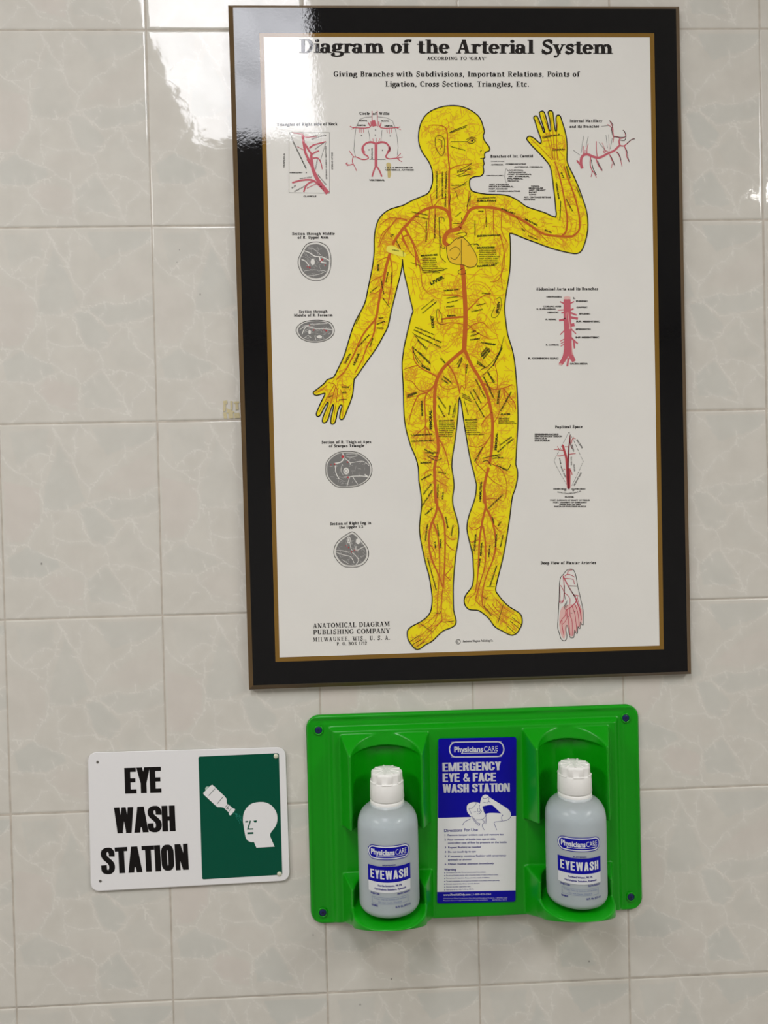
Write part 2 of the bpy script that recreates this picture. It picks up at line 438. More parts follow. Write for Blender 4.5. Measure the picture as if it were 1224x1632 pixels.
# ------------------------------------------------------------------ the room
TILE_W, TILE_H = 0.2, 0.25022
def tile_material():
    m = bpy.data.materials.new('glazed_tile'); m.use_nodes = True
    N, L = m.node_tree.nodes, m.node_tree.links
    b = N['Principled BSDF']; b.inputs['Roughness'].default_value = 0.04; b.inputs['Specular IOR Level'].default_value = 0.4; b.inputs['IOR'].default_value = 1.5
    geo = N.new('ShaderNodeNewGeometry')
    av = N.new('ShaderNodeAttribute'); av.attribute_name = 'vein'
    at = N.new('ShaderNodeAttribute'); at.attribute_name = 'tint'
    def noise(scale, detail=3):
        n = N.new('ShaderNodeTexNoise'); n.inputs['Scale'].default_value = scale; n.inputs['Detail'].default_value = detail
        L.new(geo.outputs['Position'], n.inputs['Vector']); return n.outputs['Fac']
    def math_(op, a, b_, c=None):
        n = N.new('ShaderNodeMath'); n.operation = op
        for i, v in enumerate((a, b_, c)):
            if v is None: continue
            if isinstance(v, (int, float)): n.inputs[i].default_value = v
            else: L.new(v, n.inputs[i])
        return n.outputs[0]
    def ramp(v, a, b_, c, d):
        n = N.new('ShaderNodeMapRange'); L.new(v, n.inputs[0])
        for i, q in enumerate((a, b_, c, d)): n.inputs[i + 1].default_value = q
        n.interpolation_type = 'SMOOTHSTEP'; return n.outputs[0]
    d = math_('ADD', av.outputs['Fac'], math_('MULTIPLY', math_('SUBTRACT', noise(420, 4), 0.5), 3.6))
    vein = math_('MULTIPLY', ramp(d, 0.1, 1.5, 1, 0), ramp(noise(45, 3), 0.25, 0.7, 0.25, 0.85))
    halo = ramp(d, 0.0, 7.0, 0.3, 0)
    big = ramp(noise(3.1, 2), 0.3, 0.7, 0.35, 1.1)
    tj = math_('ADD', at.outputs['Fac'], math_('MULTIPLY', math_('SUBTRACT', noise(55, 4), 0.5), 0.55))
    green = math_('MULTIPLY', ramp(tj, -0.15, -1.0, 0, 1), big)
    pink = math_('MULTIPLY', ramp(tj, 0.15, 1.0, 0, 1), ramp(noise(2.2, 1), 0.35, 0.65, 0.1, 1))
    def mix(f, a, b_):
        n = N.new('ShaderNodeMix'); n.data_type = 'RGBA'
        if isinstance(f, (int, float)): n.inputs[0].default_value = f
        else: L.new(f, n.inputs[0])
        for i, q in ((6, a), (7, b_)):
            if isinstance(q, tuple): n.inputs[i].default_value = (*q, 1)
            else: L.new(q, n.inputs[i])
        return n.outputs[2]
    base = mix(ramp(noise(30, 4), 0.3, 0.7, 0, 1), (0.65, 0.622, 0.556), (0.69, 0.662, 0.594))
    c = mix(math_('MULTIPLY', green, 0.4), base, (0.55, 0.575, 0.535))
    c = mix(math_('MULTIPLY', pink, 0.36), c, (0.69, 0.60, 0.55))
    c = mix(halo, c, (0.70, 0.675, 0.615))
    c = mix(math_('MULTIPLY', vein, 0.52), c, (0.86, 0.835, 0.77))
    # hairline specks of dirt
    L.new(c, b.inputs['Base Color'])
    bp = N.new('ShaderNodeBump'); bp.inputs['Distance'].default_value = 0.00003; bp.inputs['Strength'].default_value = 1
    h = math_('ADD', math_('MULTIPLY', noise(28, 2), 9.0), math_('ADD', noise(150, 3), math_('MULTIPLY', vein, 0.52)))
    L.new(h, bp.inputs['Height']); L.new(bp.outputs['Normal'], b.inputs['Normal'])
    return m

def build_tiled_wall():
    frame = (20, 50); W, H = 705.0, 882.0
    veins = """30 190 90 265 150 300 205 330|205 330 235 220 255 150 270 90 262 40|270 90 310 170 345 230 385 310 410 370|410 370 400 410
205 330 200 450|200 450 300 445 400 410|410 370 450 310 540 240 580 180 650 155 725 110|400 410 500 385 580 395 650 380 725 345
415 420 470 460 510 495 600 485 660 480 725 450|355 450 385 530 410 580 470 610|470 610 530 550 600 490|600 490 640 580 725 690
200 450 185 510 140 570 130 595|30 590 130 595 200 640 260 660 330 715 385 760|240 460 245 560 330 585 410 580|240 560 250 650
385 760 440 715 480 690 560 695 650 725 730 730|470 610 490 690|490 700 540 780 590 860 600 900|650 725 720 790
30 740 100 740 180 750 190 790 240 860 330 890|180 750 260 715 300 700|385 760 380 890 400 920|430 870 520 875 600 900
600 895 680 760|190 830 120 880 60 925|370 70 360 170 350 230|90 265 150 200 230 190|30 660 110 590|455 130 420 90 380 60"""
    segs = []; rv = random.Random(11)
    for ln in veins.replace('\n', '|').split('|'):
        v = [float(q) for q in ln.split()]
        pts = [((v[i] - 20) / W, (v[i + 1] - 50) / H) for i in range(0, len(v), 2)]
        for lvl in range(3):                       # crooked, crackle-like course
            fine_ = [pts[0]]
            for a_, b_ in zip(pts[:-1], pts[1:]):
                L_ = math.hypot((b_[0] - a_[0]) * .2, (b_[1] - a_[1]) * .25)
                mx_, my_ = (a_[0] + b_[0]) / 2, (a_[1] + b_[1]) / 2
                if L_ > 0.006:
                    fine_.append((mx_ + rv.gauss(0, .085) * L_ / .2, my_ + rv.gauss(0, .085) * L_ / .25))
                fine_.append(b_)
            pts = fine_
        segs += list(zip(pts[:-1], pts[1:]))
        for q_ in pts[1:-1]:                       # short feathers beside the main crack
            if rv.random() < .3:
                an = rv.uniform(0, 6.28); le = rv.uniform(.004, .013)
                segs.append((q_, (q_[0] + math.cos(an) * le / .2, q_[1] + math.sin(an) * le / .25)))
    patches = [(-.75, "285 130 210 340 205 440 300 440 395 400 340 250"), (-1, "430 70 720 70 720 110 650 150 560 170 500 200 455 140"),
               (-1, "365 440 420 425 500 500 530 540 470 605 410 575"), (-.8, "420 415 500 390 580 400 720 360 720 450 600 480 510 490"),
               (-.95, "130 600 260 665 275 700 180 745 60 740 40 650"), (-.95, "390 760 480 700 540 790 570 860 520 870 400 860"),
               (-.6, "60 80 240 70 235 180 150 210 90 240"), (-.45, "610 510 725 500 725 670"), (-.5, "500 600 600 520 640 590 700 690 560 690"),
               (.9, "30 300 190 340 190 500 110 580 30 580"), (.8, "240 720 380 770 370 880 250 850 190 780"), (.6, "430 350 560 250 700 180 720 330 580 380"),
               (.4, "250 600 330 600 400 600 460 640 470 690 380 750 270 660")]
    nx, nz = 90, 112
    ed = np.array([0, .35, .8, 1.4, 2.2, 3.2]) / 1000.0
    tw, th = TILE_W - 0.0012, TILE_H - 0.0012
    xs = np.concatenate([ed, np.linspace(0.0045, tw - 0.0045, nx), tw - ed[::-1]])
    zs = np.concatenate([ed, np.linspace(0.0045, th - 0.0045, nz), th - ed[::-1]])
    U, Vv = np.meshgrid(xs, zs)                       # Vv measured downwards
    dist = np.minimum(np.minimum(U, tw - U), np.minimum(Vv, th - Vv))
    r = 0.0028
    q = np.clip(1 - dist / r, 0, 1)
    hgt = 0.0011 * (np.sqrt(np.clip(1 - q * q, 0, 1)) - 1)     # cushion edge, 0 in the middle
    um, vm = U * 1000, Vv * 1000
    vd = np.full(U.shape, 99.0)
    for (a, b_) in segs:
        ax, ay, bx, by = a[0] * 200, a[1] * 250, b_[0] * 200, b_[1] * 250
        dx, dy = bx - ax, by - ay
        t = np.clip(((um - ax) * dx + (vm - ay) * dy) / (dx * dx + dy * dy + 1e-9), 0, 1)
        vd = np.minimum(vd, np.hypot(um - ax - t * dx, vm - ay - t * dy))
    tint = np.zeros(U.shape)
    for val, s in patches:
        v = [float(k) for k in s.split()]
        pts = [((v[i] - 20) / W * 200, (v[i + 1] - 50) / H * 250) for i in range(0, len(v), 2)]
        ins = np.zeros(U.shape, bool); n = len(pts)
        for i in range(n):
            (x0, y0), (x1, y1) = pts[i - 1], pts[i]
            cnd = (y0 > vm) != (y1 > vm)
            xi = (x1 - x0) * (vm - y0) / (y1 - y0 + 1e-12) + x0
            ins ^= cnd & (um < xi)
        tint = np.where(ins, val, tint)
    for _ in range(1):
        tint = (np.roll(tint, 1, 0) + np.roll(tint, -1, 0) + np.roll(tint, 1, 1) + np.roll(tint, -1, 1) + 2 * tint) / 6
    ny_, nx_ = U.shape
    ii = np.arange(ny_ * nx_).reshape(ny_, nx_)
    fq = np.stack([ii[:-1, :-1], ii[1:, :-1], ii[1:, 1:], ii[:-1, 1:]], -1).reshape(-1, 4)
    V, F, A, Tn = [], [], [], []
    base = 0; rs = np.random.RandomState(5)
    for col in range(-1, 7):
        for row in range(-1, 7):
            x0 = col * TILE_W + 0.0006; z0 = ROW0 - row * TILE_H - 0.0006
            ta, tb = rs.uniform(-0.0022, 0.0022, 2)
            d = hgt + ta * (U - tw / 2) + tb * (Vv - th / 2) * 0.8
            V.append(np.stack([x0 + U, -d, z0 - Vv], -1).reshape(-1, 3))
            F.append(fq + base); base += ny_ * nx_
            A.append(vd.ravel()); Tn.append(tint.ravel())
    nt = len(V)
    gx0, gx1 = -1 * TILE_W, 7 * TILE_W; gz1, gz0 = ROW0 + 1 * TILE_H, ROW0 - 7 * TILE_H
    V.append(np.array([[gx0, 0.00055, gz0], [gx1, 0.00055, gz0], [gx1, 0.00055, gz1], [gx0, 0.00055, gz1]]))
    F.append(np.array([[base, base + 1, base + 2, base + 3]]))
    A.append(np.full(4, 99.0)); Tn.append(np.zeros(4))
    V = np.concatenate(V); F = np.concatenate(F); A = np.concatenate(A); Tn = np.concatenate(Tn)
    me = bpy.data.meshes.new('wall_back')
    me.vertices.add(len(V)); me.vertices.foreach_set('co', V.ravel())
    me.loops.add(F.size); me.loops.foreach_set('vertex_index', F.ravel().astype(np.int32))
    me.polygons.add(len(F)); me.polygons.foreach_set('loop_start', np.arange(0, F.size, 4, dtype=np.int32))
    me.polygons.foreach_set('use_smooth', np.ones(len(F), bool))
    mi = np.zeros(len(F), np.int32); mi[-1] = 1
    me.polygons.foreach_set('material_index', mi)
    me.update(calc_edges=True)
    me.attributes.new('vein', 'FLOAT', 'POINT').data.foreach_set('value', A.astype(np.float32))
    me.attributes.new('tint', 'FLOAT', 'POINT').data.foreach_set('value', Tn.astype(np.float32))
    o = link('wall_back', me, tile_material())
    me.materials.append(material('grout', (0.52, 0.47, 0.40), rough=0.9, mottle=0.4, mottle_scale=60))
    return struct(o)

wall = build_tiled_wall()
RX0, RX1, RY0 = -3.2, 4.2, -5.0
# painted wall going on beside the tiles, and the rest of the room
M_PAINT = material('cream_paint', (0.66, 0.64, 0.60), rough=0.6, mottle=0.03)
M_CEIL = material('ceiling_white', (0.74, 0.73, 0.70), rough=0.9, mottle=0.04)
M_FLOOR = material('floor_vinyl', (0.34, 0.32, 0.30), rough=0.4, mottle=0.12, mottle_scale=9)
def box(name, x0, y0, z0, x1, y1, z1, mat, parent=None):
    V = [(x, y, z) for x in (x0, x1) for y in (y0, y1) for z in (z0, z1)]
    F = [(0, 1, 3, 2), (4, 6, 7, 5), (0, 4, 5, 1), (2, 3, 7, 6), (0, 2, 6, 4), (1, 5, 7, 3)]
    return mesh_obj(name, V, F, mat, parent)
TX0, TX1, TZ0, TZ1 = -TILE_W, 7 * TILE_W, ROW0 - 7 * TILE_H, ROW0 + TILE_H
struct(box('floor', RX0 - .1, RY0 - .1, -.1, RX1 + .1, .1, 0, M_FLOOR))
struct(box('ceiling', RX0 - .1, RY0 - .1, CEIL_Z, RX1 + .1, .1, CEIL_Z + .1, M_CEIL))
struct(box('wall_left', RX0 - .1, RY0, 0, RX0, .1, CEIL_Z, M_PAINT))
struct(box('wall_right', RX1, RY0, 0, RX1 + .1, .1, CEIL_Z, M_PAINT))
struct(box('wall_front', RX0 - .1, RY0 - .1, 0, RX1 + .1, RY0, CEIL_Z, M_PAINT))
# plaster band behind and around the tiles
pv = [(RX0, TZ1, RX1, CEIL_Z), (TX1, 0, RX1, TZ1), (TX0, 0, TX1, TZ0), (RX0, 0, TX0, TZ1)]
V, F = [], []
for x0, z0, x1, z1 in pv:
    b0 = len(V); V += [(x0, 0.001, z0), (x1, 0.001, z0), (x1, 0.001, z1), (x0, 0.001, z1)]; F.append([b0, b0 + 1, b0 + 2, b0 + 3])
struct(mesh_obj('trim_1', V, F, M_PAINT))

# ceiling lights: recessed troffers
def emission(name, col, s):
    m = bpy.data.materials.new(name); m.use_nodes = True
    b = m.node_tree.nodes['Principled BSDF']
    b.inputs['Base Color'].default_value = (0.8, 0.8, 0.8, 1)
    b.inputs['Emission Color'].default_value = (*col, 1); b.inputs['Emission Strength'].default_value = s
    return m
M_LAMP = emission('lit_diffuser', LAMP_COL, LAMP)
M_TROFFER = material('white_enamel', (0.78, 0.78, 0.76), rough=0.4)
M_LAMP_DIM = emission('lit_diffuser_dimmed', (0.98, 0.985, 1.04), LAMP * 0.80)  # main lamp, dimmed so that its mirror image is less strong
def lens(m, lo, hi):
    """moulded plastic lens: the tubes behind show unevenly through it"""
    N, L = m.node_tree.nodes, m.node_tree.links
    g = N.new('ShaderNodeNewGeometry'); n = N.new('ShaderNodeTexNoise')
    n.inputs['Scale'].default_value = 7.0; n.inputs['Detail'].default_value = 5.0; n.inputs['Roughness'].default_value = 0.7
    L.new(g.outputs['Position'], n.inputs['Vector'])
    r = N.new('ShaderNodeMapRange'); r.inputs[1].default_value = 0.3; r.inputs[2].default_value = 0.7
    r.inputs[3].default_value = lo; r.inputs[4].default_value = hi
    L.new(n.outputs['Fac'], r.inputs[0]); L.new(r.outputs[0], N['Principled BSDF'].inputs['Emission Strength'])
lens(M_LAMP_DIM, LAMP * 0.40, LAMP * 0.68)
def troffer(label, x0, x1, y0, y1, lamp=None):
    t = thing('ceiling_light', label, 'ceiling light', ((x0 + x1) / 2, (y0 + y1) / 2, CEIL_Z))
    fw = 0.03; z0 = CEIL_Z - 0.012; z1 = CEIL_Z
    V, F = [], []
    for a, b_, c, d in ((x0 - fw, y0 - fw, x1 + fw, y0), (x0 - fw, y1, x1 + fw, y1 + fw), (x0 - fw, y0, x0, y1), (x1, y0, x1 + fw, y1)):
        k = len(V)
        V += [(x, y, z) for x in (a, c) for y in (b_, d) for z in (z0, z1)]
        F += [[k + i for i in f] for f in ((0, 1, 3, 2), (4, 6, 7, 5), (0, 4, 5, 1), (2, 3, 7, 6), (0, 2, 6, 4), (1, 5, 7, 3))]
    mesh_obj('frame', V, F, M_TROFFER, t)
    mesh_obj('diffuser', [(x0, y0, z0 + .005), (x0, y1, z0 + .005), (x1, y1, z0 + .005), (x1, y0, z0 + .005)], [[0, 1, 2, 3]], lamp or M_LAMP, t)
troffer('ceiling light seen mirrored at the top left corner of the chart', -0.07, 0.36, -1.72, -0.85, M_LAMP_DIM)
troffer('added unseen ceiling light to the left of the picture, halfway back', -1.75, -1.32, -2.3, -1.1)  # unseen lamp, added to even out the light on the wall
troffer('added unseen ceiling light to the right of the picture, halfway back', 2.2, 2.63, -2.3, -1.1)  # also added out of view, to balance the brightness on this side

# adhesive left on the tiles beside the poster
res = Ink()
RF = (340, 600, 3.2)
for s in ("50 125 70 122 72 140 52 142", "52 142 64 142 62 178 50 180", "86 125 98 125 97 170 88 172", "104 128 130 126 132 136 104 138", "112 138 126 138 130 168 114 172",
          "50 184 66 182 70 214 54 214", "76 186 100 182 102 212 80 214", "106 188 132 184 136 212 108 212", "64 160 100 176 110 184 70 186"):
    res.poly(P(RF, s))
o = res.build('adhesive_residue', material('yellowed_glue', (0.60, 0.52, 0.30), rough=0.5, mottle=0.2, mottle_scale=300), wall, 0.0006)
o['label'] = 'yellowed adhesive marks left on the tile'
spk = Ink()
for x, y, a in ((319, 469, 1.6), (66, 898, 1.8), (286, 398, 1.2), (282, 418, 1.0), (624, 1560, 1.7), (939, 1532, 1.6), (574, 1601, 1.5), (499, 1490, 1.4)):
    spk.poly([(x + a * .6 * c_, y + a * s_) for c_, s_ in ((-1, .2), (-.2, -1), (.9, -.6), (.6, .8), (-.4, 1))])
spk.build('dirt_speck', material('dirt', (0.30, 0.28, 0.26), rough=0.8), wall, 0.0005)
# ------------------------------------------------------------------ the anatomy chart
BD = 0.014
c0 = on_wall(735, 560, 0.0)
poster = thing('anatomy_chart', 'large black bordered arterial system chart with a yellow human figure', 'poster', (c0.x, 0, c0.z))
outer = [(363.6, 8.5), (1082.3, 10.5), (1101.5, 1074.0), (397.0, 1099.0)]
face = [(371.4, 12.2), (1077.2, 14.2), (1096.0, 1070.2), (403.6, 1092.2)]
V = [on_wall(x, y, 0.001) for x, y in outer]
V2 = [on_wall(x, y, 0.008) for x, y in outer]
for i in range(4): V[i].x, V[i].z = V2[i].x, V2[i].z
V3 = [on_wall(x, y, BD) for x, y in face]
mesh_obj('backing_board', V3, [[0, 3, 2, 1]], M_BLACK, poster)
mesh_obj('bevelled_edge', V + V2 + V3, [[a, b_, b_ + 4, a + 4] for a, b_ in ((0, 1), (1, 2), (2, 3), (3, 0))] + [[a + 4, b_ + 4, b_ + 8, a + 8] for a, b_ in ((0, 1), (1, 2), (2, 3), (3, 0))] + [[0, 1, 2, 3]], M_BEVEL, poster)
go = [(413.3, 52.2), (1042.6, 53.0), (1058.0, 1034.8), (438.9, 1054.9)]
gi = [(420.4, 58.9), (1035.6, 59.4), (1051.0, 1028.8), (445.6, 1047.6)]
lay = lambda k: BD + 0.00006 * k
gl = Ink()
for i in range(4):
    j = (i + 1) % 4
    gl.poly([go[i], go[j], gi[j], gi[i]])
gl.build('gold_line', M_GOLD, poster, lay(2))
sheet = mesh_obj('chart_sheet', [on_wall(x, y, lay(1)) for x, y in gi], [[0, 3, 2, 1]], M_PAPER, poster)

A = (640, 150, 3.825); B = (580, 300, 3.221); CC = (620, 540, 5.1); D = (620, 780, 5.1); E = (430, 340, 5.441); FF = (480, 540, 4.08)
NN = (440, 160, 5.1); MM = (880, 170, 8.16); O = (820, 430, 5.1); Q = (840, 660, 10.2); T = (870, 890, 11.656); U = (460, 690, 7.094); VV = (590, 420, 4.896)

body = (P(A, "60 650 120 625 160 605 180 570 190 520 185 460 165 410 130 360 108 310 103 260 108 210 125 160 155 120 200 92 260 74 320 70 375 78 425 100 465 130 485 160 495 190 505 230 498 248 500 270 510 290 530 315 538 335 530 348 512 353 505 372 508 385 498 395 500 410 503 425 497 440 500 460 498 485 480 500 450 502 425 512 415 525 415 560 425 585 450 598 520 610 600 612 660 622 720 655 760 685 820 705 880 725 940 750 940 700 935 640 928 580 918 500 905 440 880 405 840 360 800 320 770 285 763 272 770 260 785 257 810 270 835 293 848 300 852 285 845 260 830 220 812 160 805 145 812 133 826 135 838 160 855 200 864 228 870 232 870 216 855 170 842 125 842 110 858 103 872 115 885 160 898 212 904 224 910 215 902 150 893 115 900 102 915 102 924 118 928 160 937 218 943 225 946 215 942 160 944 135 955 127 968 135 978 165 995 220 1005 270 1010 330 1008 400 1020 440 1050 500 1080 570 1105 640 1125 700 1135 760 1135 830 1120 900 1100 950 1080 968 1050 972 980 958 900 935 820 905 750 880 690 855 660 850")
        + P(B, "750 250 752 300 752 360 748 430 735 510 726 570 722 620 728 680 738 750")
        + P(CC, "1000 80 1020 180 1030 280 1040 400 1045 520 1048 640 1045 740 1038 860 1033 960 1030 1020 1042 1060 1045 1120 1035 1180 1018 1240")
        + P(D, "1005 50 995 110 985 200 972 290 960 370 945 460 925 560 900 660 880 740 868 800 870 830 890 860 930 910 980 955 1030 985 1065 1010 1080 1040 1083 1080 1075 1110 1062 1135 1050 1155 1030 1175 1000 1185 965 1175 920 1150 880 1130 850 1105 820 1060 780 1020 730 985 690 980 650 975 620 945 610 905 620 865 645 830 668 800 680 770 688 700 685 630 680 540 665 470 645 390 633 320 640 250 660 180 690 100 705 40")
        + P(CC, "711 1190 705 1160 690 1090 670 1020 650 930 635 840 618 740 605 650 592 560 582 500 575 478 570 490 566 520 562 600 552 700 540 800 528 880 515 960 510 1040 520 1110 528 1180 526 1225")
        + P(D, "517 60 520 130 540 200 562 280 568 350 560 430 548 500 540 560 530 660 522 780 522 880 525 980 540 1040 545 1080 530 1110 490 1130 440 1150 390 1195 350 1235 300 1260 260 1290 230 1302 205 1290 185 1265 165 1240 152 1210 148 1170 155 1140 190 1110 250 1080 300 1045 335 1000 348 940 350 870 340 790 325 700 300 610 275 500 255 400 247 310 255 220 265 130 262 60")
        + P(CC, "250 1200 242 1150 238 1050 215 960 180 880 155 800 135 720 122 620 118 500 115 380 108 280 106 190 118 100")
        + P(B, "205 820 225 730 245 650 252 630 240 580 222 500 205 430 198 370")
        + P(E, "1150 420 1140 500 1110 620 1085 720 1050 860 1025 980 985 1060 930 1160 860 1260 790 1360 740 1430")
        + P(FF, "345 260 340 310 335 360 320 410 300 460 280 510 265 525 252 520 250 503 258 462 266 438 262 430 250 436 235 480 222 540 205 555 192 545 197 500 209 452 210 432 204 430 190 470 172 530 150 547 137 535 145 500 165 450 176 420 170 414 145 455 125 495 107 505 98 490 108 460 130 410 150 370 154 354 130 360 100 368 82 360 80 345 100 330 150 290 170 265 210 250")
        + P(E, "585 1360 600 1330 650 1220 700 1050 740 940 800 830 830 760 850 660 875 540 895 430 905 330 905 230 915 140 940 60")
        + P(B, "100 130 140 105 200 88"))
body = smooth(body, 2, True)
Ink().poly(body).build('body_figure', M_YEL, sheet, lay(2))

def inside(x, y, poly=body):
    r = False; n = len(poly); j = n - 1
    for i in range(n):
        xi, yi = poly[i]; xj, yj = poly[j]
        if (yi > y) != (yj > y) and x < (xj - xi) * (y - yi) / (yj - yi) + xi: r = not r
        j = i
    return r
# row-wise lookup so that many inside() queries stay quick
mask = np.zeros((1100, 1000), bool)
_bx = np.array(body); yy, xx = np.mgrid[0:1100, 0:1000]
for i in range(len(body)):
    (x0, y0), (x1, y1) = body[i - 1], body[i]
    if y0 == y1: continue
    lo, hi = int(max(0, math.ceil(min(y0, y1)))), int(min(1099, math.floor(max(y0, y1))))
    for r_ in range(lo, hi + 1):
        if (y0 > r_) != (y1 > r_):
            mask[r_, int(max(0, math.ceil((x1 - x0) * (r_ - y0) / (y1 - y0) + x0))):] ^= True
m2 = mask.copy()
for _ in range(2):
    m2[1:-1, 1:-1] = m2[1:-1, 1:-1] & m2[:-2, 1:-1] & m2[2:, 1:-1] & m2[1:-1, :-2] & m2[1:-1, 2:]
inn = lambda x, y: 0 <= x < 999 and 0 <= y < 1099 and m2[int(round(y)), int(round(x))]

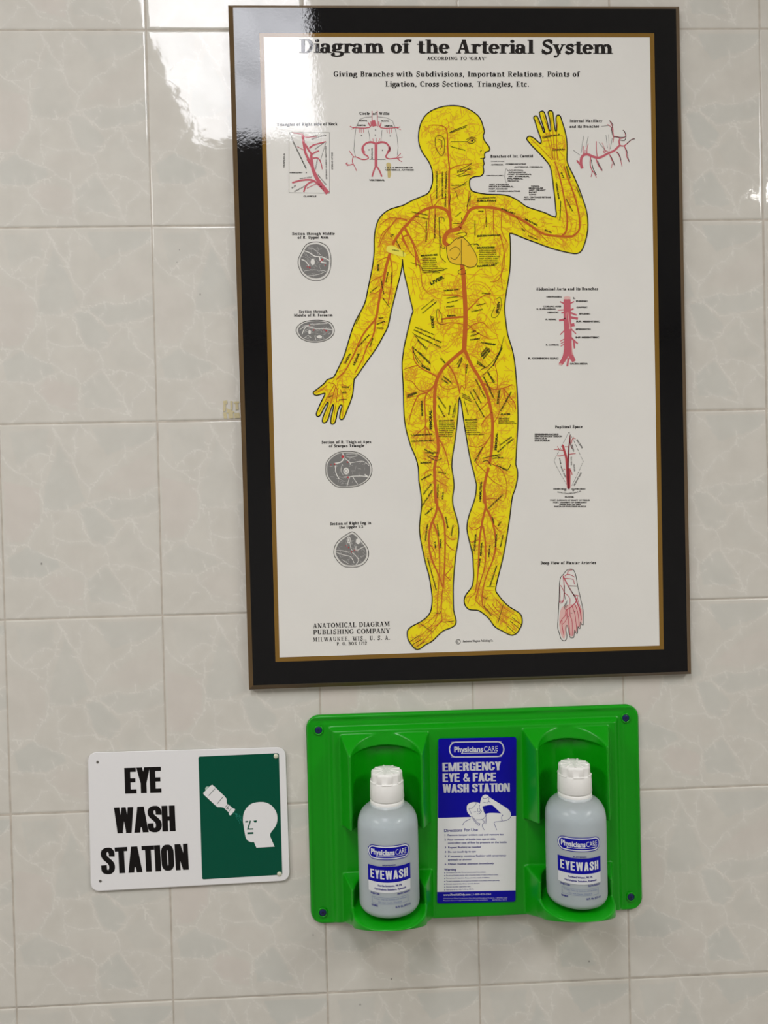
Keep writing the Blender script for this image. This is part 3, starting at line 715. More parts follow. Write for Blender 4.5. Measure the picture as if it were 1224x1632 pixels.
# main arteries: (frame, points, width in photo pixels from, to)
main = [
 (A, "286 925 262 905 262 880 272 855 292 835 320 828 345 822 356 815", 6.5, 6.5),
 (A, "300 822 296 740 290 680 290 600 290 500 292 450", 3.9, 2.6),
 (A, "292 450 286 400 280 300 276 220 250 195 205 188 170 190", 2.2, 1.2),
 (A, "292 460 310 450 330 440 375 430 420 425", 2.0, 1.0),
 (A, "300 770 278 715 235 692 190 690 140 705 80 745 30 800", 4.6, 4.2),
 (A, "350 820 385 760 412 712 450 692 520 690 590 700 650 725 730 765 800 810 850 845 900 860 960 866 1030 868 1065 850 1085 815 1082 740 1065 660 1040 580 1010 500 990 440", 5.0, 2.0),
 (A, "980 862 1003 835 1010 760 995 660 982 585 960 490 935 415", 3.2, 1.6),
 (A, "400 710 405 650 412 590", 1.8, 1.2), (A, "190 690 180 640 175 610", 1.6, 1), (A, "200 680 235 640 280 630", 1.6, 1.0),
 (E, "1190 95 1150 140 1115 190 1085 235 1070 265", 4.6, 4.2),
 (E, "1040 350 1020 420 1000 500 985 590 970 650 955 720 940 800 930 870 915 920", 4.6, 3.4),
 (E, "915 920 860 985 810 1050 770 1130 735 1210 700 1280 650 1370 580 1440", 3.0, 1.6),
 (E, "915 920 910 1000 890 1070 850 1140 830 1190 800 1270 740 1380", 2.6, 1.5),
 (E, "1040 380 1060 470 1058 600 1042 680 1028 780", 1.8, 1.4),
 (E, "1035 380 985 390 930 425", 1.4, .9), (E, "985 540 920 565 870 600", 1.5, .9), (E, "970 650 920 690 870 700", 1.3, .8),
 (E, "1190 190 1150 215 1190 290", 2.6, 2.2), (E, "1185 60 1110 45 1050 110 990 190 945 290", 2.4, 1.1), (E, "1050 110 980 170 950 250", 1.6, .9),
 (E, "1110 45 1040 40 960 95", 1.7, .9),
 (B, "503 392 508 420 514 500 518 560 521 640 520 720 516 800 514 830", 6.6, 7.2),
 (B, "514 560 470 548 410 548", 2.2, 1.6), (B, "516 660 460 664 400 672", 3.0, 2.6), (B, "518 640 560 600 600 560 650 540", 1.8, 1.2),
 (B, "440 350 470 390 505 470", 0.1, 0.1),
 (B, "210 200 245 270 262 320 268 400", 3.2, 1.8), (B, "262 320 290 420 300 500 330 540", 1.8, .9), (B, "245 270 270 330 300 425", 1.6, 1.0),
 (B, "700 240 720 330 718 400 690 470 650 480", 1.6, 1.0), (B, "720 330 705 440 712 520", 1.4, .8),
 (B, "520 700 450 690 400 700", 1.4, 1.0), (B, "520 740 560 700 610 690 640 720", 1.6, 1), (B, "522 690 580 740 640 770", 1.6, 1),
 (CC, "612 20 608 85 560 128 500 180 440 240 405 295 385 345 375 400 370 500 370 620 380 720 394 800 400 900 385 970 370 1040 370 1120 375 1220 380 1330", 5.6, 4.2),
 (CC, "612 80 640 150 680 230 730 310 770 390 800 460 825 560 840 660 840 760 835 880 826 960 816 1012", 5.2, 4.2),
 (CC, "808 1055 785 1140 772 1230 775 1330", 4.2, 3.9),
 (CC, "380 365 350 400 310 435 240 460 200 540 170 640 160 700", 3.0, 1.0), (CC, "310 435 290 500 295 620 295 710 240 760 200 800", 2.4, .9), (CC, "295 710 330 770 342 840", 1.8, 1),
 (CC, "295 700 296 780 294 830", 1.4, .8), (CC, "240 460 150 480", 1.6, .8), (CC, "330 415 250 420 190 350 140 335", 1.8, .8),
 (CC, "400 310 320 270 250 230 205 170 190 70", 2.2, 1.3), (CC, "230 215 160 235 120 250", 1.4, .8), (CC, "260 420 320 450 340 480", 1.6, .9),
 (CC, "775 365 850 410 930 400 1000 372", 2.2, 1.4), (CC, "930 400 980 470 1020 520 1030 570", 1.7, 1), (CC, "930 400 945 480 985 540", 1.6, .9), (CC, "850 410 880 400 880 290 860 200", 1.4, .8),
 (CC, "815 500 760 560 710 600", 1.8, 1), (CC, "835 600 790 640 750 700", 1.8, 1), (CC, "830 780 780 850 720 880 650 870", 1.6, .9), (CC, "800 830 740 930 710 1010", 1.6, 1.1), (CC, "840 690 880 640 900 560 880 430", 1.3, .9),
 (CC, "480 210 520 270 560 370 575 440", 2.4, 2.0), (CC, "575 440 590 380 620 400 620 200", 1.3, .8), (CC, "420 380 470 410 560 390", 1.4, .9), (CC, "405 820 440 870 470 960 490 1060", 2.0, 1.0),
 (CC, "375 960 330 990 280 970", 1.4, .8), (CC, "375 1040 420 1050 460 1120 500 1140", 1.4, .9), (CC, "375 1140 420 1170 480 1200", 1.3, .8), (CC, "370 1060 300 1080 290 1150", 1.3, .8),
 (CC, "820 1010 880 1040 930 1090 960 1200 940 1300", 1.6, 1), (CC, "800 1110 850 1160 920 1200", 1.4, .8), (CC, "790 1090 740 1040 700 1000", 1.2, .8),
 (D, "375 0 385 90 394 150", 4.0, 4.0), (D, "390 150 375 210 345 280 325 370 325 440 335 520 360 600 400 690 440 800", 3.4, 2.2),
 (D, "360 270 390 350 405 450 410 550 410 680 400 800 395 900 390 1000", 2.6, 1.0), (D, "394 140 430 210 450 290 456 400 455 520 450 650 440 800 430 860 425 1000 432 1070", 3.4, 1.2),
 (D, "335 450 370 510 380 570", 1.4, .8), (D, "460 370 510 410 550 400", 1.4, .9), (D, "460 430 500 480 540 500", 1.4, .9), (D, "450 690 500 740", 1.3, .9), (D, "455 700 490 660 520 620", 1.2, .8),
 (D, "775 0 780 90 788 150", 4.0, 4.0), (D, "785 150 765 230 748 320 735 420 730 540 725 650 715 760 700 840", 3.6, 1.5), (D, "762 300 780 400 786 520 775 640 740 760 705 890", 2.8, 1.3),
 (D, "790 150 830 230 850 300 864 380 866 470 845 570 800 680 770 780 755 880 762 950", 3.4, 1.4), (D, "750 300 690 330 650 300", 1.5, .9), (D, "740 400 680 430 655 420", 1.4, .8), (D, "855 290 900 340 950 345", 1.5, .9),
 (D, "860 480 900 490", 1.2, .8), (D, "780 80 860 75 930 100", 1.3, .8), (D, "762 950 820 1000 880 1040 960 1100", 1.3, .7), (D, "700 900 760 960 800 990", 1.2, .8),
 (D, "432 1070 380 1110 300 1170", 1.3, .8), (D, "395 1000 340 1060 250 1120", 1.1, .7), (D, "395 1010 360 1090 210 1230", 1.1, .7), (D, "430 1060 350 1160 240 1270", 1.1, .7),
 (D, "870 890 920 950 1040 1030", 1.1, .7), (D, "840 930 900 1000 1060 1090", 1.1, .7), (D, "800 930 880 1020 1030 1150", 1.1, .7), (D, "700 850 660 880 640 930", 1.1, .7),
 (FF, "180 285 215 295 235 330", 1.4, 1), (FF, "215 300 170 380 115 480", 1.2, .8), (FF, "225 310 195 410 152 530", 1.1, .7), (FF, "240 320 225 430 208 540", 1.1, .7), (FF, "255 330 275 410 268 510", 1.1, .7), (FF, "235 300 280 300 310 320", 1.2, .8), (FF, "170 300 120 340 95 352", 1.1, .7),
 (A, "920 330 965 340 995 335", 1.4, 1), (A, "925 400 905 250 870 150 860 115", 1.1, .7), (A, "935 400 925 250 912 150 908 115", 1.1, .7), (A, "950 400 945 250 955 150", 1.1, .7), (A, "920 390 880 240 825 160", 1.1, .7), (A, "915 400 850 330 790 275", 1.1, .7),
 (A, "510 700 515 760 500 820", 1.3, .8), (A, "560 700 560 800 565 900", 1.3, .8), (A, "610 720 610 830 640 900", 1.5, .9), (A, "770 790 830 840 890 900", 1.3, .8), (A, "700 750 760 830 830 870", 1.3, .8),
 (A, "170 700 165 800 150 900", 1.3, .8), (A, "205 700 200 800 195 900", 1.5, .9), (A, "20 830 60 880 100 960", 2.0, 1.0), (A, "0 850 50 960 110 1020", 1.8, 1.0), (A, "60 760 120 800 150 850", 1.2, .8),
]
art = Ink()
tips = []
for fr, s, w0, w1 in main:
    if w0 < .2: continue
    p = smooth(P(fr, s), 4)
    n = len(p)
    art.line(p, [w0 + (w1 - w0) * i / (n - 1) for i in range(n)])
    art.poly(disc(*p[0], w0 / 2, 8)); art.poly(disc(*p[-1], w1 / 2, 8))
    for i in range(2, n):
        if rnd.random() < 0.5:
            tips.append((p[i], math.atan2(p[i][1] - p[i - 1][1], p[i][0] - p[i - 1][0])))
art.build('arteries', M_ART, sheet, lay(5))

# fine branching vessels
fine, mid = Ink(), Ink()
def sprout(x, y, a, n, step, ink, wd, depth=0):
    pts = [(x, y)]
    curl = rnd.uniform(-.18, .18)
    for i in range(n):
        a += curl + rnd.uniform(-.3, .3)
        nx, ny = x + math.cos(a) * step, y + math.sin(a) * step
        if not inn(nx, ny):
            break
        x, y = nx, ny; pts.append((x, y))
        if depth < 2 and rnd.random() < 0.33:
            sprout(x, y, a + rnd.choice((-1, 1)) * rnd.uniform(.5, 1.1), max(2, n - i - 1), step * .9, ink, wd * .85, depth + 1)
    if len(pts) > 2:
        ink.line(smooth(pts, 2), wd)
for (x, y), a in tips:
    s = rnd.choice((-1, 1))
    sprout(x, y, a + s * rnd.uniform(.6, 1.3), rnd.randint(4, 8), 3.4, mid, .85)
k = 0
while k < 1050:
    x, y = rnd.uniform(500, 945), rnd.uniform(165, 1035)
    if not inn(x, y): continue
    k += 1
    # the chest and belly carry fewer capillaries than the limbs and the head
    if 660 < x < 780 and 380 < y < 600 and rnd.random() < .55: continue
    sprout(x, y, rnd.uniform(0, 6.28), rnd.randint(4, 7), 3.2, fine, rnd.uniform(.7, .95), 1)
for s in ("745 190 790 145 850 140 910 170 950 225 972 285", "770 200 800 165 860 165 910 200 935 260 940 330 920 370", "760 270 830 280 900 240", "765 260 800 240 860 260 900 300 915 340", "770 285 840 310 870 350",
          "565 235 550 300 540 370 535 430", "560 240 640 250 715 228", "580 330 590 360 660 350 720 350", "605 355 610 390", "630 352 634 390", "655 352 660 388", "680 352 685 388", "705 350 708 386",
          "545 420 535 380 550 340", "555 460 620 490 700 515 740 520", "560 500 640 470 740 460", "600 510 690 440", "640 600 700 520 735 470", "660 640 690 560 740 500", "700 560 720 470", "570 640 575 560 620 500", "560 690 620 650 660 600",
          "900 400 960 480 1000 600 1020 640", "910 460 940 520 1000 560", "830 430 845 395 885 390 905 420 890 455 850 460 830 430", "800 460 850 500 910 490", "790 440 830 500 880 540 870 590 830 610", "880 580 940 590 1000 580", "850 620 870 700 940 760", "850 620 840 700 880 760", "845 620 800 690 790 740", "850 615 910 650 960 700 1000 720",
          "860 620 900 700 960 740", "470 180 420 240 400 290", "300 30 340 60 360 110 380 180 410 270", "340 60 330 150 350 250", "560 90 620 80 700 120", "760 130 850 80 960 100 1010 60", "800 100 840 60 880 40", "520 30 460 60 380 100"):
    mid.line(smooth(P(VV, s), 4), 1.0)
fine.build('fine_vessels', M_ORANGE, sheet, lay(3))
mid.build('side_arteries', printed('light_artery_ink', (0.80, 0.34, 0.025)), sheet, lay(4))

# heart
ht = Ink()
ht.poly(smooth(P(B, "425 300 440 290 470 262 500 250 520 262 545 290 575 340 582 375 570 400 540 406 505 392 470 390 440 375 428 345"), 3, True))
ht.build('heart_fill', printed('heart_ink', (0.88, 0.56, 0.035)), sheet, lay(6))
hl = Ink()
hl.line(smooth(P(B, "425 300 440 290 470 262 500 250 520 262 545 290 575 340 582 375 570 400 540 406 505 392 470 390 440 375 428 345"), 3, True), .9, True)
for s in ("385 150 390 300 392 350 420 380", "385 150 410 152 412 172", "392 300 412 310 415 300", "455 180 500 178 500 150", "470 238 515 225 525 240 480 262", "530 295 560 285 590 292", "440 320 470 300 495 325 470 365 445 355", "500 262 500 300 500 390", "510 410 485 425 490 440 520 438 522 420"):
    hl.line(smooth(P(B, s), 3), .8)
for s in ("300 420 290 400 240 380", "410 700 380 690 372 640 380 620 398 650 402 690", "680 570 700 560 705 600 690 650 665 665 655 650 672 610", "200 320 205 355", "720 760 690 850 640 910 600 930", "300 430 380 425 430 410", "250 740 320 830"):
    hl.line(smooth(P(B, s), 3), .7)
for s in ("195 60 200 110 270 210 320 250", "190 60 215 150 240 200", "760 300 790 270 850 210 900 120 920 50", "760 300 830 420", "800 270 850 360", "545 560 530 640", "610 500 645 620"):
    hl.line(P(CC, s), .8)

# face, ear and other drawn lines
for s in ("400 290 425 268 450 285 430 300 405 296", "395 278 425 262 455 270", "205 270 215 255 245 255 262 280 262 320 258 360 240 375 215 340 205 300 205 270", "225 275 245 285 245 320 235 335", "480 392 500 390", "478 350 490 342",
          "290 235 330 215 400 190", "300 290 400 290", "340 470 400 440 430 420", "330 500 380 480 420 440", "310 580 360 560 400 530", "420 600 415 680", "300 610 290 680", "330 590 345 640", "230 750 232 850 245 930", "440 920 460 910 470 925", "460 870 600 858"):
    hl.line(smooth(P(A, s), 2), .8)
hl.poly(disc(*P(A, "430 284")[0], 1.7, 8))


for s in ("800 960 870 950 900 970", "760 970 800 965", "760 1000 800 990 830 1030", "400 960 330 950", "430 970 380 990 310 950", "990 1020 960 1070 900 1040"):
    hl.line(smooth(P(CC, s), 2), 1.0)
for s in ("800 870 790 890 760 870", "250 1090 360 1160", "930 930 900 1030 885 1090", "440 1080 530 1070", "860 790 790 790", "370 1000 410 1010 420 990"):
    hl.line(smooth(P(D, s), 2), .7)

patch = Ink().poly(smooth(P(E, "1010 300 1030 280 1080 285 1150 330 1180 350 1170 375 1120 370 1050 345 1015 330"), 2, True))
patch.build('muscle_patch', printed('pale_yellow_ink', (0.90, 0.80, 0.10)), sheet, lay(6))
ol = Ink().line(body, 1.75, True)
ol.polys += hl.polys
for s in ("185 1265 270 1215", "165 1240 250 1185", "205 1290 290 1235"): ol.line(P(D, s), .8)
for s in ("1030 1175 960 1110", "1062 1135 985 1070", "1075 1100 1000 1040"): ol.line(P(D, s), .8)
ol.build('body_outline', M_INK, sheet, lay(7))

# lettering on the body: (frame, x0, y0, x1, y1, capital height in photo px, words)
bl = Ink()
for fr, x0, y0, x1, y1, cap, s in [
 (VV, 475, 168, 580, 112, 5.2, 'LIVER'), (VV, 500, 500, 490, 405, 4.2, 'KIDNEY'), (VV, 1000, 390, 1012, 300, 3.8, 'SPLEEN'),
 (VV, 575, 217, 690, 205, 2.2, 'COELIAC AXIS'), (VV, 600, 415, 670, 410, 2.4, 'RENAL'), (VV, 595, 345, 655, 335, 2.2, 'PYLORIC'),
 (B, 292, 350, 378, 345, 2.6, 'BRANCHES'), (B, 580, 310, 672, 308, 3.0, 'BRANCHES'), (B, 582, 405, 685, 396, 3.0, 'MAMMILLARY'), (B, 582, 246, 700, 243, 1.8, 'INTERCOSTALS'),
 (A, 605, 700, 692, 735, 2.4, 'AXILLARY'), (A, 460, 655, 575, 655, 2.8, 'SUBCLAVIAN'), (A, 460, 640, 575, 632, 1.6, 'TRANSVERSE COLLI'), (A, 465, 717, 500, 717, 1.8, 'AXIS'),
 (A, 860, 270, 965, 250, 2.6, 'DIGITALS'), (A, 920, 345, 998, 340, 2.4, 'CARPAL'), (A, 1000, 440, 1025, 520, 2.6, 'RADIAL'), (A, 940, 540, 955, 640, 2.4, 'ULNAR NERVE'), (A, 1000, 640, 1040, 715, 1.6, 'INTEROSSEOUS'), (A, 1065, 570, 1090, 635, 1.6, 'RADIAL'), (A, 968, 650, 962, 770, 1.6, 'ANASTOMOTICA'), (A, 970, 480, 985, 515, 2.4, 'INT'),
 (A, 750, 765, 830, 805, 2.6, 'BRACHIAL'), (A, 730, 820, 750, 840, 2, 'INF'), (A, 870, 830, 915, 850, 2, 'SUP'), (A, 770, 865, 830, 890, 1.6, 'PROFUNDA'),
 (A, 212, 470, 210, 640, 1.8, 'STERNO MASTOID'), (A, 245, 470, 246, 640, 1.8, 'VERTEBRAL ARTERY'), (A, 270, 470, 262, 690, 2.0, 'COMMON CAROTID'), (A, 300, 560, 395, 555, 1.4, 'THYROID'), (A, 330, 750, 365, 720, 1.4, 'TRACHEA'), (A, 400, 690, 420, 620, 1.4, 'VERTEBRAL'),
 (A, 290, 240, 400, 200, 1.4, 'TEMPORAL'), (A, 295, 320, 390, 345, 1.4, 'TRANS FACIAL'), (A, 340, 480, 430, 455, 1.8, 'FACIAL'), (A, 350, 505, 420, 490, 1.5, 'LINGUAL'),
 (A, 60, 720, 160, 740, 1.6, 'THORACIC ACROMIAL'), (A, 80, 745, 170, 765, 1.4, 'LONG THORACIC'), (A, 152, 900, 155, 770, 1.6, 'INTERNAL MAMMARY'), (A, 205, 880, 208, 730, 1.5, 'SUP INTERCOSTAL'), (A, 450, 860, 450, 770, 1.4, 'PERICARDIAC'), (A, 520, 810, 520, 750, 1.5, 'RIBS'),
 (CC, 350, 735, 345, 580, 4.0, 'FEMORAL'), (CC, 278, 625, 272, 500, 3.0, 'PROFUNDA'), (CC, 185, 790, 355, 780, 2.4, 'LONGUS EXTERNAL'), (CC, 180, 838, 365, 830, 2.0, 'CIRCUMFLEX EXT'), (CC, 875, 905, 885, 760, 3.4, 'FEMORAL'), (CC, 890, 530, 905, 410, 3.0, 'EXTERNAL'), (CC, 910, 590, 1000, 430, 2.2, 'CIRCUMFLEX'), (CC, 910, 620, 985, 617, 2.6, 'PLACES'),
 (CC, 680, 410, 745, 525, 2.0, 'SARTORIUS'), (CC, 700, 330, 780, 485, 1.8, 'ADDUCTOR LONGUS'), (CC, 655, 430, 770, 640, 1.8, 'GREAT SAPHENOUS'), (CC, 800, 275, 855, 360, 2.2, 'PUBIC'), (CC, 765, 310, 850, 490, 2.0, 'POUPART LIGAMENT'), (CC, 850, 220, 925, 70, 1.8, 'INGUINAL'),
 (CC, 390, 470, 460, 570, 2.0, 'OBTURATOR'), (CC, 395, 540, 450, 640, 1.8, 'MAGNUS'), (CC, 425, 330, 480, 370, 2.2, 'PUDIC'), (CC, 440, 310, 510, 365, 2.0, 'SUPERFICIAL'), (CC, 490, 620, 500, 540, 2.0, 'GRACILIS'), (CC, 520, 640, 545, 520, 1.8, 'INTERNAL'),
 (CC, 565, 240, 600, 160, 2.0, 'MIDDLE'), (CC, 715, 185, 780, 235, 2.0, 'EXTERNAL'), (CC, 630, 280, 640, 200, 2.0, 'SACRAL'), (CC, 750, 130, 800, 70, 2.0, 'SIGMOID'), (CC, 765, 145, 820, 80, 2.0, 'BRANCHES'), (CC, 780, 40, 865, 50, 2.2, 'RECTUM'), (CC, 230, 15, 310, 85, 2.0, 'ILIAC'), (CC, 240, 110, 330, 200, 2.0, 'CIRCUMFLEX'), (CC, 260, 225, 330, 260, 2.2, 'ILIAC'), (CC, 145, 480, 230, 445, 2.2, 'ASCENDING'), (CC, 150, 465, 225, 438, 2.0, 'DESCENDING'),
 (CC, 280, 900, 360, 940, 2.2, 'VASTUS'), (CC, 290, 930, 400, 930, 2.0, 'ANASTOMOTICA'), (CC, 255, 1015, 345, 1010, 2.6, 'SUPERIOR'), (CC, 265, 1150, 350, 1105, 2.2, 'INFERIOR'), (CC, 280, 1270, 350, 1180, 2.2, 'ARTICULAR'), (CC, 395, 1085, 465, 1100, 2.2, 'ARTICULAR'), (CC, 400, 1290, 402, 1180, 2.0, 'POPLITEAL'), (CC, 750, 1300, 755, 1160, 3.2, 'POPLITEAL'), (CC, 700, 1000, 765, 880, 1.8, 'SEMI TENDINOSUS'), (CC, 885, 925, 1015, 815, 2.2, 'SHORT HEAD'), (CC, 900, 870, 1000, 800, 2.0, 'LONG BICEPS'), (CC, 835, 960, 905, 945, 2.2, 'TENDON'), (CC, 840, 975, 930, 970, 2.0, 'ADDUCTOR'), (CC, 870, 1030, 960, 1070, 1.8, 'ANASTOMOTIC'),
 (D, 265, 150, 355, 10, 2.0, 'POPLITEAL SPACE'), (D, 295, 215, 360, 150, 2.2, 'TIBIAL'), (D, 440, 80, 445, 20, 2.2, 'SURAL'), (D, 455, 225, 475, 320, 2.2, 'INTERNAL'), (D, 300, 420, 318, 280, 2.2, 'ANTERIOR TIBIAL'), (D, 410, 380, 395, 280, 1.8, 'PERONEAL'), (D, 425, 480, 425, 400, 2.4, 'TIBIAL'), (D, 510, 380, 525, 290, 1.8, 'GASTROCNEMIUS'), (D, 310, 560, 380, 820, 1.8, 'EXTENSOR LONGUS DIGITORUM'), (D, 365, 420, 375, 480, 2, 'TIB'), (D, 700, 500, 712, 360, 2.6, 'POSTERIOR'), (D, 752, 540, 758, 430, 2.6, 'PERONEAL'), (D, 870, 470, 880, 360, 2.6, 'ANTERIOR'), (D, 910, 470, 930, 370, 1.8, 'PERONEUS'), (D, 815, 550, 825, 450, 2.0, 'FIBULA'), (D, 830, 220, 850, 280, 2.2, 'TIBIAL'), (D, 810, 160, 930, 45, 2.2, 'GASTROC'), (D, 890, 300, 915, 260, 1.8, 'SOL'), (D, 825, 790, 880, 620, 2.0, 'PERONEUS LONGUS'), (D, 670, 480, 680, 580, 1.8, 'SOLEUS'), (D, 735, 640, 745, 560, 1.8, 'FLEXOR'), (D, 745, 100, 750, 20, 2.0, 'NERVE'), (D, 770, 950, 830, 1030, 1.6, 'PLANTAR'),
 (E, 660, 1300, 705, 1215, 3.0, 'RADIAL'), (E, 735, 1320, 780, 1215, 3.2, 'ULNAR'), (E, 770, 1160, 865, 1055, 1.8, 'INTEROSSEOUS'), (E, 870, 1160, 900, 1080, 2.0, 'ULNAR'), (E, 945, 500, 950, 440, 3.0, 'DELTOID'), (E, 945, 915, 985, 910, 2.0, 'TENDON'), (E, 930, 965, 1000, 940, 1.8, 'BICEPS'), (E, 930, 1000, 990, 1000, 2.0, 'FASCIA'), (E, 1010, 600, 1030, 510, 1.8, 'ULNAR NERVE'), (E, 960, 570, 985, 700, 1.6, 'MEDIAN'), (E, 980, 740, 1035, 815, 1.4, 'BRACHIALIS'), (E, 1055, 610, 1062, 510, 1.6, 'PROFUNDA'), (E, 870, 690, 940, 635, 1.4, 'SUPERIOR'), (E, 750, 960, 790, 880, 1.4, 'RECURRENT'), (E, 1095, 240, 1130, 310, 1.6, 'PECTORALIS'), (E, 1060, 320, 1120, 330, 1.6, 'CORACO'), (E, 1050, 210, 1080, 180, 2.6, 'CL'),
 (FF, 265, 318, 310, 318, 2.4, 'PALM'), (FF, 265, 355, 295, 352, 2.4, 'ARCH'), (FF, 180, 382, 205, 372, 1.8, 'DIG'), (FF, 245, 400, 300, 398, 1.6, 'DIGITAL'),
 (VV, 350, 500, 500, 560, 1.8, 'DEEP EPIGASTRIC ART'), (VV, 335, 520, 555, 620, 2.0, 'ANTERIOR SUPERIOR SPINE'), (VV, 345, 560, 550, 660, 2.0, 'OBLIQUE INTERNAL MUSCLE'), (VV, 335, 660, 470, 790, 1.8, 'CIRCUMFLEX ILIAC'), (VV, 400, 800, 465, 835, 2.2, 'ILIAC'), (VV, 545, 740, 580, 780, 2.4, 'COM'), (VV, 870, 730, 925, 665, 2.2, 'SIGMOID'), (VV, 885, 745, 940, 680, 2.2, 'BRANCHES'), (VV, 860, 618, 970, 640, 2.0, 'ASCENDING'), (VV, 780, 600, 860, 590, 2.2, 'INF MESENT'), (VV, 785, 570, 855, 545, 2.2, 'COLIC'), (VV, 790, 540, 830, 530, 2.2, 'LEFT'), (VV, 595, 275, 685, 260, 1.6, 'GASTRO DUODENAL'), (VV, 600, 310, 690, 290, 1.6, 'HEPATIC ART'), (VV, 410, 390, 520, 300, 1.6, 'DUODENUM'), (VV, 400, 360, 500, 280, 1.4, 'HEPATIC FLEX'), (VV, 870, 235, 940, 240, 1.8, 'STOMACH'), (VV, 830, 330, 900, 315, 1.6, 'PANCREAS'), (VV, 790, 380, 880, 360, 1.8, 'SUP MESENTERIC'), (VV, 960, 800, 1030, 660, 1.6, 'OBLIQUE EXTERNAL'), (VV, 830, 780, 895, 815, 2.0, 'ILIAC'), (VV, 680, 790, 720, 730, 1.8, 'SACRAL')]:
    a, b_ = P(fr, f"{x0} {y0} {x1} {y1}")
    bl.text(s, 'sans', *a, *b_, cap, bold=.05)
def lines(ink, fr, x0, y0, lens, dy, cap, seed, slope=0.0, words=None):
    """rows of tiny capitals"""
    rr = random.Random(seed)
    voc = words or ['ARTERY', 'SUPERIOR', 'INFERIOR', 'MUSCULAR', 'ANTERIOR', 'POSTERIOR', 'COMMUNICATING', 'EXTERNAL', 'INTERNAL', 'DEEP', 'BRANCH', 'LATERAL', 'MEDIAN']
    for i, ln in enumerate(lens):
        y = y0 + i * dy
        s = ' '.join(rr.choice(voc) for _ in range(max(1, round(ln / fr[2] / cap / 5.2))))
        a, b_ = P(fr, f"{x0} {y} {x0 + ln} {y + slope * ln}")
        ink.text(s, 'sans', *a, *b_, cap, bold=.02)
lines(bl, B, 300, 362, [70, 70, 75, 72, 80, 110, 112, 90], 10.5, 2.0, 1)
lines(bl, B, 590, 322, [90, 90, 88, 110, 100, 95, 105], 10.5, 2.0, 2)
bl.text('BRANCHES', 'sans', *P(CC, "405 672")[0], *P(CC, "525 668")[0], 2.4, bold=.03); bl.text('BRANCHES', 'sans', *P(CC, "617 665")[0], *P(CC, "720 660")[0], 2.4, bold=.03)
lines(bl, CC, 405, 688, [130, 125, 130, 135, 120, 115, 110, 110], 15.5, 2.0, 3)
lines(bl, CC, 622, 682, [95, 92, 98, 90, 95, 120, 150], 16.5, 2.0, 4)
lines(bl, CC, 890, 650, [90, 85, 130, 150], 14, 1.8, 5)
lines(bl, CC, 595, 450, [60, 70, 75], 14, 1.7, 6, .5)
bl.build('figure_lettering', printed('figure_lettering_ink', (0.035, 0.045, 0.012)), sheet, lay(8))

# headings
hd = Ink()
hd.text('Diagram of the Arterial System', SERIF, 476.5, 84.2, 977, 86.0, 22.0, tracking=-.02)
hd.text('ACCORDING TO "GRAY"', SERIF, 680.5, 95.6, 775.5, 95.8, 5.0)
hd.text('Giving Branches with Subdivisions, Important Relations, Points of', SERIF, 531.5, 122.2, 923.5, 122.4, 8.6, tracking=.05)
hd.text('Ligation, Cross Sections, Triangles, Etc.', SERIF, 614, 138.0, 843.5, 138.2, 8.6, tracking=.05)
for s, x0, y0, x1, y1, cap in [('Triangles of Right side of Neck', 441, 200.8, 538, 199.8, 4.6), ('Circle', 573, 183.0, 589, 183.0, 4.6), ('of', 594, 183, 600, 183, 4), ('Willis', 604.5, 183, 620.5, 183.0, 4.6),
    ('Internal Maxillary', 908, 194.8, 960, 194.6, 4.4), ('and its Branches', 908, 203.8, 954.5, 203.4, 4.4), ('Branches of Int. Carotid', 781.5, 251.4, 849.5, 250.8, 4.4),
    ('Section through Middle', 465.5, 374.6, 533.5, 374.4, 4.4), ('of R. Upper Arm', 474.5, 380.6, 523.5, 380.4, 4.4),
    ('Section through', 476.5, 498.6, 522, 498.2, 4.2), ('Middle of R. Forearm', 468.5, 504.6, 530, 504.2, 4.2),
    ('Section of R. Thigh at Apex', 512.5, 707.0, 592, 706.2, 4.4), ('of Scarpas Triangle', 524.5, 713.0, 580.5, 712.2, 4.4),
    ('Section of Right Leg in', 526, 837.0, 591.5, 835.4, 4.6), ('the Upper 1-3', 540.5, 842.4, 578.5, 841.4, 4.2),
    ('Abdominal Aorta and its Branches', 854.5, 462.8, 953, 462.4, 4.4), ('Popliteal Space', 884.5, 682.8, 928.5, 682.2, 4.4), ('Deep View of Plantar Arteries', 861.5, 899.4, 950, 899.0, 4.6)]:
    hd.text(s, SERIF_SMALL, x0, y0, x1, y1, cap, tracking=.06)
hd.text('ANATOMICAL DIAGRAM', SERIF_LIGHT, 499, 1001.2, 621.5, 998.0, 7.6)
hd.text('PUBLISHING COMPANY', SERIF_LIGHT, 499, 1011.2, 621.8, 1008.8, 7.4)
hd.text('MILWAUKEE, WIS., U. S. A.', SERIF_LIGHT, 499, 1022.6, 621.8, 1019.6, 6.6, tracking=.16)
hd.text('P. O. BOX 1712', SERIF_LIGHT, 536.5, 1028.6, 585, 1027.4, 5.0, tracking=.1)
cx_, cy_ = 730.3, 1022.8
hd.line(disc(cx_, cy_, 3.6, 20), .8, True)
hd.line([(cx_ + 1.8 * math.cos(a), cy_ + 1.8 * math.sin(a)) for a in [math.radians(q) for q in range(50, 320, 20)]], .9)
hd.text('Anatomical Diagram Publishing Co.', SERIF, 737.5, 1023.6, 786, 1022.4, 3.4, tracking=.06)
hd.build('heading_text', M_INK, sheet, lay(3))

